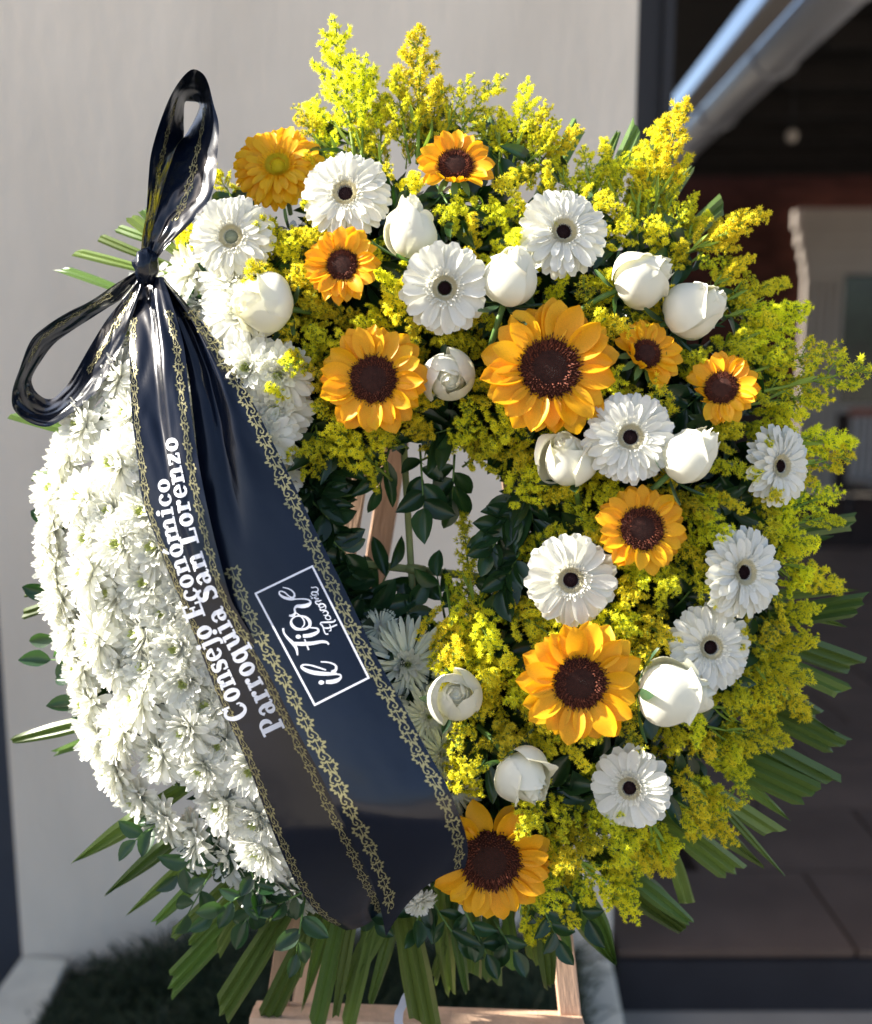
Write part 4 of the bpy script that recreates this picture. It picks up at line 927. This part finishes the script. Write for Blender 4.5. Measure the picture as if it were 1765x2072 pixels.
def print_text(V, F, band, text, base, unit):
    """lettering laid along a base curve; glyph height points to the left of the reading direction"""
    n = 300; C_ = catmull(base, n); seg = np.r_[0, np.cumsum(np.hypot(*(C_[1:, :2] - C_[:-1, :2]).T))]; tot = sum((G[c][0] + 6) if c != ' ' else 34 for c in text); ax = seg[-1] / tot
    cur = 0; k0 = 0
    for c in text:
        if c == ' ': cur += 34; continue
        k0 = (k0 + 1) % 3
        def put(x, y, lay, cur=cur):
            s_ = np.clip((cur + x) * ax, 0, seg[-1]); i = min(n - 2, max(0, np.searchsorted(seg, s_) - 1)); u = (s_ - seg[i]) / (seg[i+1] - seg[i])
            p = C_[i] * (1-u) + C_[i+1] * u; t = C_[min(n-1, i+6)] - C_[max(0, i-6)]; t = t / np.hypot(*t[:2]); un = unit * (1.22 - .40 * s_ / seg[-1]); q = (p[0] + t[1] * y * un, p[1] - t[0] * y * un)
            iv = band.inv(*q); return band.at(iv[0], iv[1]) + band.sgn * band.nrm(*iv) * (.00062 + .00005 * lay)
        for li, e in enumerate(G[c][1]):
            if e[0] == 'r': ring_to(V, F, *e[1:7], put, li, *(e[7:9] if len(e) > 7 else (0, 360)))
            elif e[0] == 'b': box_to(V, F, *e[1:5], put, li)
            elif e[0] == 'd': disc_to(V, F, *e[1:5], put, li)
            elif e[0] == 's':
                m_ = catmull([(a[0], a[1], w_) for a, w_ in zip(e[1], e[2])], 4 * len(e[1])); strokes_to(V, F, [(q[0], q[1]) for q in m_], [q[2] for q in m_], put, li)
        cur += G[c][0] + 6
LEAF_OUT = [(.0, .0), (.10, .16), (-.02, .34), (.14, .30), (.20, .46), (.28, .26), (.42, .34), (.36, .16), (.62, .20), (.46, .02), (.62, -.14), (.38, -.10), (.42, -.32), (.28, -.20), (.18, -.44), (.14, -.22), (-.02, -.26), (.08, -.10), (.0, .0)]
LEAF_OUT = [tuple(q) for q in catmull(LEAF_OUT, 54)]
VEIN = [(.02, 0), (.5, .01)]
CURL = [(.50, .02), (.66, .18), (.84, .22), (.93, .08), (.84, -.02), (.76, .06)]
CURL2 = [(.60, -.04), (.74, -.20), (.90, -.26), (.97, -.14)]
def border(V, F, band, v0, t0, t1, pitch, wid, flip=1, seed=0):
    """row of outlined leaves along the band at v0; pitch and wid in plane units"""
    r = random.Random(seed); mid = [(band.at(t / 400, v0)) for t in range(401)]; seg = np.r_[0, np.cumsum([(mid[i+1] - mid[i]).length for i in range(400)])] / S
    s = np.interp(t0, np.linspace(0, 1, 401), seg); s1 = np.interp(t1, np.linspace(0, 1, 401), seg)
    while s < s1:
        flip = flip * r.choice((1, 1, -1)); wj = wid * r.uniform(.85, 1.12)
        def put(x, y, lay, s=s, flip=flip, wj=wj):
            t = float(np.interp(s + x * pitch, seg, np.linspace(0, 1, 401))); a, b_ = band.at(t, -1), band.at(t, 1); hw = max(4.0, (b_ - a).length / S / 2)
            v = v0 + flip * y * wj / hw; return band.at(t, v) + band.sgn * band.nrm(t, v) * (.00030 + .00004 * lay)
        for li, (L_, w_) in enumerate(((LEAF_OUT, .070), (VEIN, .05), (CURL, .070), (CURL2, .06))):
            pts = L_ if li in (0, 1) else [tuple(q) for q in catmull(L_, 9)]
            strokes_to(V, F, pts, [w_] * len(pts), put, li)
        s += pitch * 1.0
AL = [(272,560),(266,620),(262,700),(264,780),(268,850),(278,930),(288,1010),(312,1080),(340,1155),(372,1231),(404,1313),(447,1424),(501,1546),(537,1642),(573,1732),(612,1808),(652,1856),(700,1883)]
AR = [(330,560),(350,620),(372,700),(382,790),(396,900),(412,990),(430,1073),(447,1140),(465,1206),(487,1249),(540,1338),(596,1456),(646,1553),(686,1635),(730,1714),(762,1785),(776,1815),(780,1836)]
BL = [(315,570),(352,650),(378,740),(390,830),(402,940),(418,1040),(440,1135),(465,1210),(500,1290),(552,1380),(597,1470),(640,1552),(680,1635),(722,1715),(757,1795),(775,1860),(781,1896)]
BR = [(330,560),(395,635),(450,710),(498,788),(545,880),(592,975),(637,1070),(682,1160),(725,1250),(768,1340),(815,1425),(860,1510),(900,1580),(926,1640),(943,1690),(947,1728),(941,1757)]
def crumple(t, v, f, g):
    a = noise.noise(Vector((t * f * 2.2, v * .9, 1.7))); b_ = noise.noise(Vector((t * f * 5 + 9, v * 2.2, 4.1)))
    return .006 * g * (abs(a) - .2) + (.0030 * g + .0004) * (abs(b_) - .2)
def bulA(t, v):
    g = max(0, 1 - t / .50); st = -.016 * g / (1 + math.exp((v - .05) * 30)); curl = -.085 * max(0, (t - .84) / .16) ** 1.8
    return st + curl + .002 * (1 - v * v) * (1 - g) + .003 * math.sin(t * 21 + v * 1.5) * (1 - t) + crumple(t, v, 3.0, g)
def bulB(t, v):
    g = max(0, 1 - t / .42); cr = max(0, 1 - abs(t - .20) / .07)
    c0 = .10 - .55 * (t / .42); ridge = -.020 * g * math.exp(-abs((v - c0) / .14) ** 1.2) + .008 * g * math.exp(-abs((v - c0 - .45) / .24) ** 1.2)
    curl = -.050 * max(0, (t - .05 * v - .86) / .17) ** 1.5
    return ridge + curl + .003 * (1 - v * v) * min(1, t * 2) + crumple(t + 3, v, 3.0, g)
bandA = Band(AL, AR, [.085, .130, .160, .168, .165, .160, .145, .115], [.090, .142, .168, .175, .168, .155, .140, .110], bulA)
bandB = Band(BL, BR, [.088, .122, .145, .157, .170, .184, .196, .185], [.085, .120, .140, .152, .166, .182, .196, .180], bulB)
TLF = [(284,532),(288,480),(297,430),(303,360),(311,304),(334,228),(358,176),(388,145),(414,158),(430,215),(438,255),(434,320),(430,365),(415,412),(378,458),(336,500),(308,538)]
TLB = [(302,538),(312,470),(325,400),(345,345),(366,288),(369,240),(373,205),(385,200),(404,205),(396,240),(380,272),(362,300),(345,350),(328,405),(312,465),(304,505),(299,540)]
LLO = [(290,540),(240,572),(185,610),(143,632),(100,660),(68,690),(45,745),(30,790),(33,822),(60,846),(95,856),(125,842),(172,805),(215,751),(250,680),(280,600),(296,550)]
LLI = [(284,556),(250,600),(215,622),(182,642),(140,668),(104,695),(76,735),(59,769),(62,790),(76,806),(96,815),(116,808),(148,772),(190,700),(222,645),(262,590),(288,552)]
bandT = Band(TLF, TLB, [.09, .095, .10, .10, .10, .105, .105, .10, .09], [.085, .07, .055, .045, .04, .05, .075, .09, .088], lambda t, v: crumple(t + 7, v, 3.2, 1.0), widen=.18)
bandLp = Band(LLO, LLI, [.085, .085, .08, .075, .075, .085, .09, .09, .088], [.08, .06, .04, .035, .035, .045, .07, .08, .085], lambda t, v: crumple(t + 12, v, 3.2, 1.0), widen=.38)
bandB.bow = 24; bandA.bow = -10
for b_ in (bandA, bandB, bandT, bandLp): b_.sgn = 1 if b_.nrm(.5, 0).z > 0 else -1
rb = thing('mourning_ribbon', 'glossy black ribbon bow with gold leaf borders, white lettering and a framed logo', 'ribbon', WR)
ta = ob('tail', bandA.mesh('tail_a'), rb); ta['label'] = 'narrower ribbon tail with two lines of bold white lettering'
tb = ob('tail', bandB.mesh('tail_b'), rb); tb['label'] = 'wide ribbon tail with the white framed script logo'
tl = ob('loop', bandT.mesh('loop_t'), rb); tl['label'] = 'upright ribbon loop above the knot'
ll = ob('loop', bandLp.mesh('loop_l'), rb); ll['label'] = 'ribbon loop hanging to the left of the knot'
V, F = [], []
for i in range(15):
    for j in range(20):
        a, c = math.pi * i / 14, 6.2832 * j / 20; d = Vector((math.sin(a) * math.cos(c), math.cos(a), math.sin(a) * math.sin(c))); k = 1 + .28 * noise.noise(d * 2.6) + .12 * math.sin(c * 7)
        V.append(P(296, 540, .094) + Vector((d.x * .0115, d.y * .0165, d.z * .0115)) * k)
F = [(i*20+j, i*20+(j+1) % 20, (i+1)*20+(j+1) % 20, (i+1)*20+j) for i in range(14) for j in range(20)]
ob('knot', mesh('knot', V, F, M_RIB), rb)
for par, band, rows in ((ta, bandA, ((-.86, .06, .985, 38, 19, 1), (.72, .05, .985, 38, 23, -1))), (tb, bandB, ((-.78, .44, .97, 41, 32, 1), (.82, .06, .975, 41, 32, -1))), (tl, bandT, ((-.2, .12, .40, 40, 22, 1), (.0, .56, .85, 40, 24, 1))), (ll, bandLp, ((-.3, .10, .36, 36, 20, 1), (.2, .70, .92, 36, 20, 1)))):
    for r_ in rows:
        V, F = [], []; border(V, F, band, *r_); ob('gold_border', mesh('gold', V, F, M_FOIL, False), par)
V, F = [], []
print_text(V, F, bandA, 'Consejo Económico', [(505,1447),(472,1370),(432,1283),(409,1225),(389,1165),(367,1100),(350,1030),(342,966)], .42)
print_text(V, F, bandA, 'Parroquia San Lorenzo', [(577,1472),(540,1395),(500,1320),(455,1236),(432,1180),(412,1125),(397,1075),(380,1000),(367,940),(358,882)], .42)
ob('lettering', mesh('lettering', V, F, M_PRINT, False), ta)
# framed script logo
def zc(x, y): return (492 + x * .1696, 1110 + y * .1696)
def putB(x, y, lay):
    q = zc(x, y); iv = bandB.inv(*q); return bandB.at(*iv) + bandB.sgn * bandB.nrm(*iv) * (.00035 + .00004 * lay)
V, F = [], []
def st(pts, wds, k0, n=None):
    if not isinstance(wds, list): wds = [wds] * len(pts)
    m_ = catmull([(a[0], a[1], w_) for a, w_ in zip(pts, wds)], n or 7 * len(pts)); strokes_to(V, F, [(q[0], q[1]) for q in m_], [max(7, q[2]) for q in m_], putB, k0)
cs = [(150, 538), (827, 212), (1498, 1542), (856, 1866)]
for i in range(4):
    a, b_ = cs[i], cs[(i+1) % 4]; dx, dy = (b_[0]-a[0]), (b_[1]-a[1]); l = math.hypot(dx, dy); e = 11 if i % 2 == 0 else -11
    a2 = (a[0] - dx/l*e, a[1] - dy/l*e); b2 = (b_[0] + dx/l*e, b_[1] + dy/l*e); strokes_to(V, F, [(a2[0] + (b2[0]-a2[0])*k/14, a2[1] + (b2[1]-a2[1])*k/14) for k in range(15)], [24]*15, putB, 0)
disc_to(V, F, 935, 1598, 34, 26, putB, 0)
st([(990,1592),(1060,1590),(1125,1572),(1165,1540),(1160,1508),(1110,1500),(1040,1498)], [40,50,46,26,20,18,16], 1)
st([(1120,1495),(980,1495),(840,1480),(740,1445),(695,1408),(720,1388),(800,1392),(900,1420),(990,1450)], [26,44,48,40,26,20,18,18,16], 2)
st([(1060,1480),(1105,1450),(1110,1405),(1060,1370),(990,1355),(928,1352)], [44,34,24,18,16,14], 3)
st([(478,952),(490,1010),(535,1070),(590,1125),(635,1190),(652,1275)], [26,22,30,40,34,16], 0)
st([(580,1130),(700,1138),(830,1130),(940,1112),(1000,1120),(1024,1146)], [30,46,42,34,26,18], 1)
st([(735,1082),(758,1140),(784,1210)], [14,18,20], 2)
disc_to(V, F, 660, 1052, 32, 25, putB, 0)
st([(715,1045),(790,1038),(860,1015),(900,985),(885,955),(820,945),(780,940)], [40,46,42,28,20,16,14], 3)
st([(700,966),(630,955),(580,905),(580,850),(625,812),(690,805),(755,825),(795,870),(795,920),(755,955),(700,966)], [26,36,34,20,16,20,30,40,36,28,26], 4)
st([(636,768),(690,810),(728,860),(730,910),(700,945)], [12,14,16,14,12], 5)
st([(550,800),(590,800),(622,770),(615,720),(640,690),(710,688),(780,672),(806,640),(780,612),(710,602),(630,604)], [20,34,26,22,34,46,44,26,20,16,14], 6)
st([(630,604),(560,602),(480,580),(434,540),(440,512),(490,520),(560,575),(604,588)], [16,34,30,20,16,16,14,14], 7)
st([(575,600),(612,570),(605,525),(555,485),(474,463)], [30,26,18,16,12], 8)
# second word
st([(1018,1020),(985,1018),(965,975),(950,930),(920,892)], [18,14,16,16,20], 0)
st([(950,945),(1010,950),(1060,935),(1122,908)], [14,18,18,16], 1); st([(1025,985),(1048,978),(1040,920),(1030,905)], [10,12,12,10], 2)
st([(922,902),(930,884),(1000,880),(1070,876),(1100,862),(1092,846)], [10,14,20,20,14,10], 3)
st([(1048,838),(1020,850),(992,840),(984,818),(1004,800),(1034,806),(1048,838)], 11, 4)
st([(960,795),(985,800),(1010,785),(1014,765),(985,745),(950,765)], [10,12,16,14,14,10], 5)
st([(1000,745),(975,735),(925,735),(920,712)], [10,14,16,14], 6); st([(985,720),(985,690),(950,660),(905,680),(915,700),(950,700),(985,672)], [12,16,16,14,12,10,10], 7)
st([(930,650),(900,668),(872,655),(868,630),(905,628),(935,618)], [10,12,16,16,16,12], 8)
st([(905,600),(870,600),(850,585),(880,575)], [16,16,12,10], 9); disc_to(V, F, 824, 592, 13, 9, putB, 0); st([(818,580),(800,565)], [10, 8], 10, 4)
st([(895,560),(895,535),(850,520),(818,530),(830,555),(880,555)], [10,14,14,14,14,12], 11); st([(820,518),(885,515),(895,485),(870,462),(825,468),(812,460)], [12,18,14,12,12,10], 12)
ob('logo_print', mesh('logo', V, F, M_PRINT, False), tb)
name_all()
print('objects', len(bpy.data.objects))
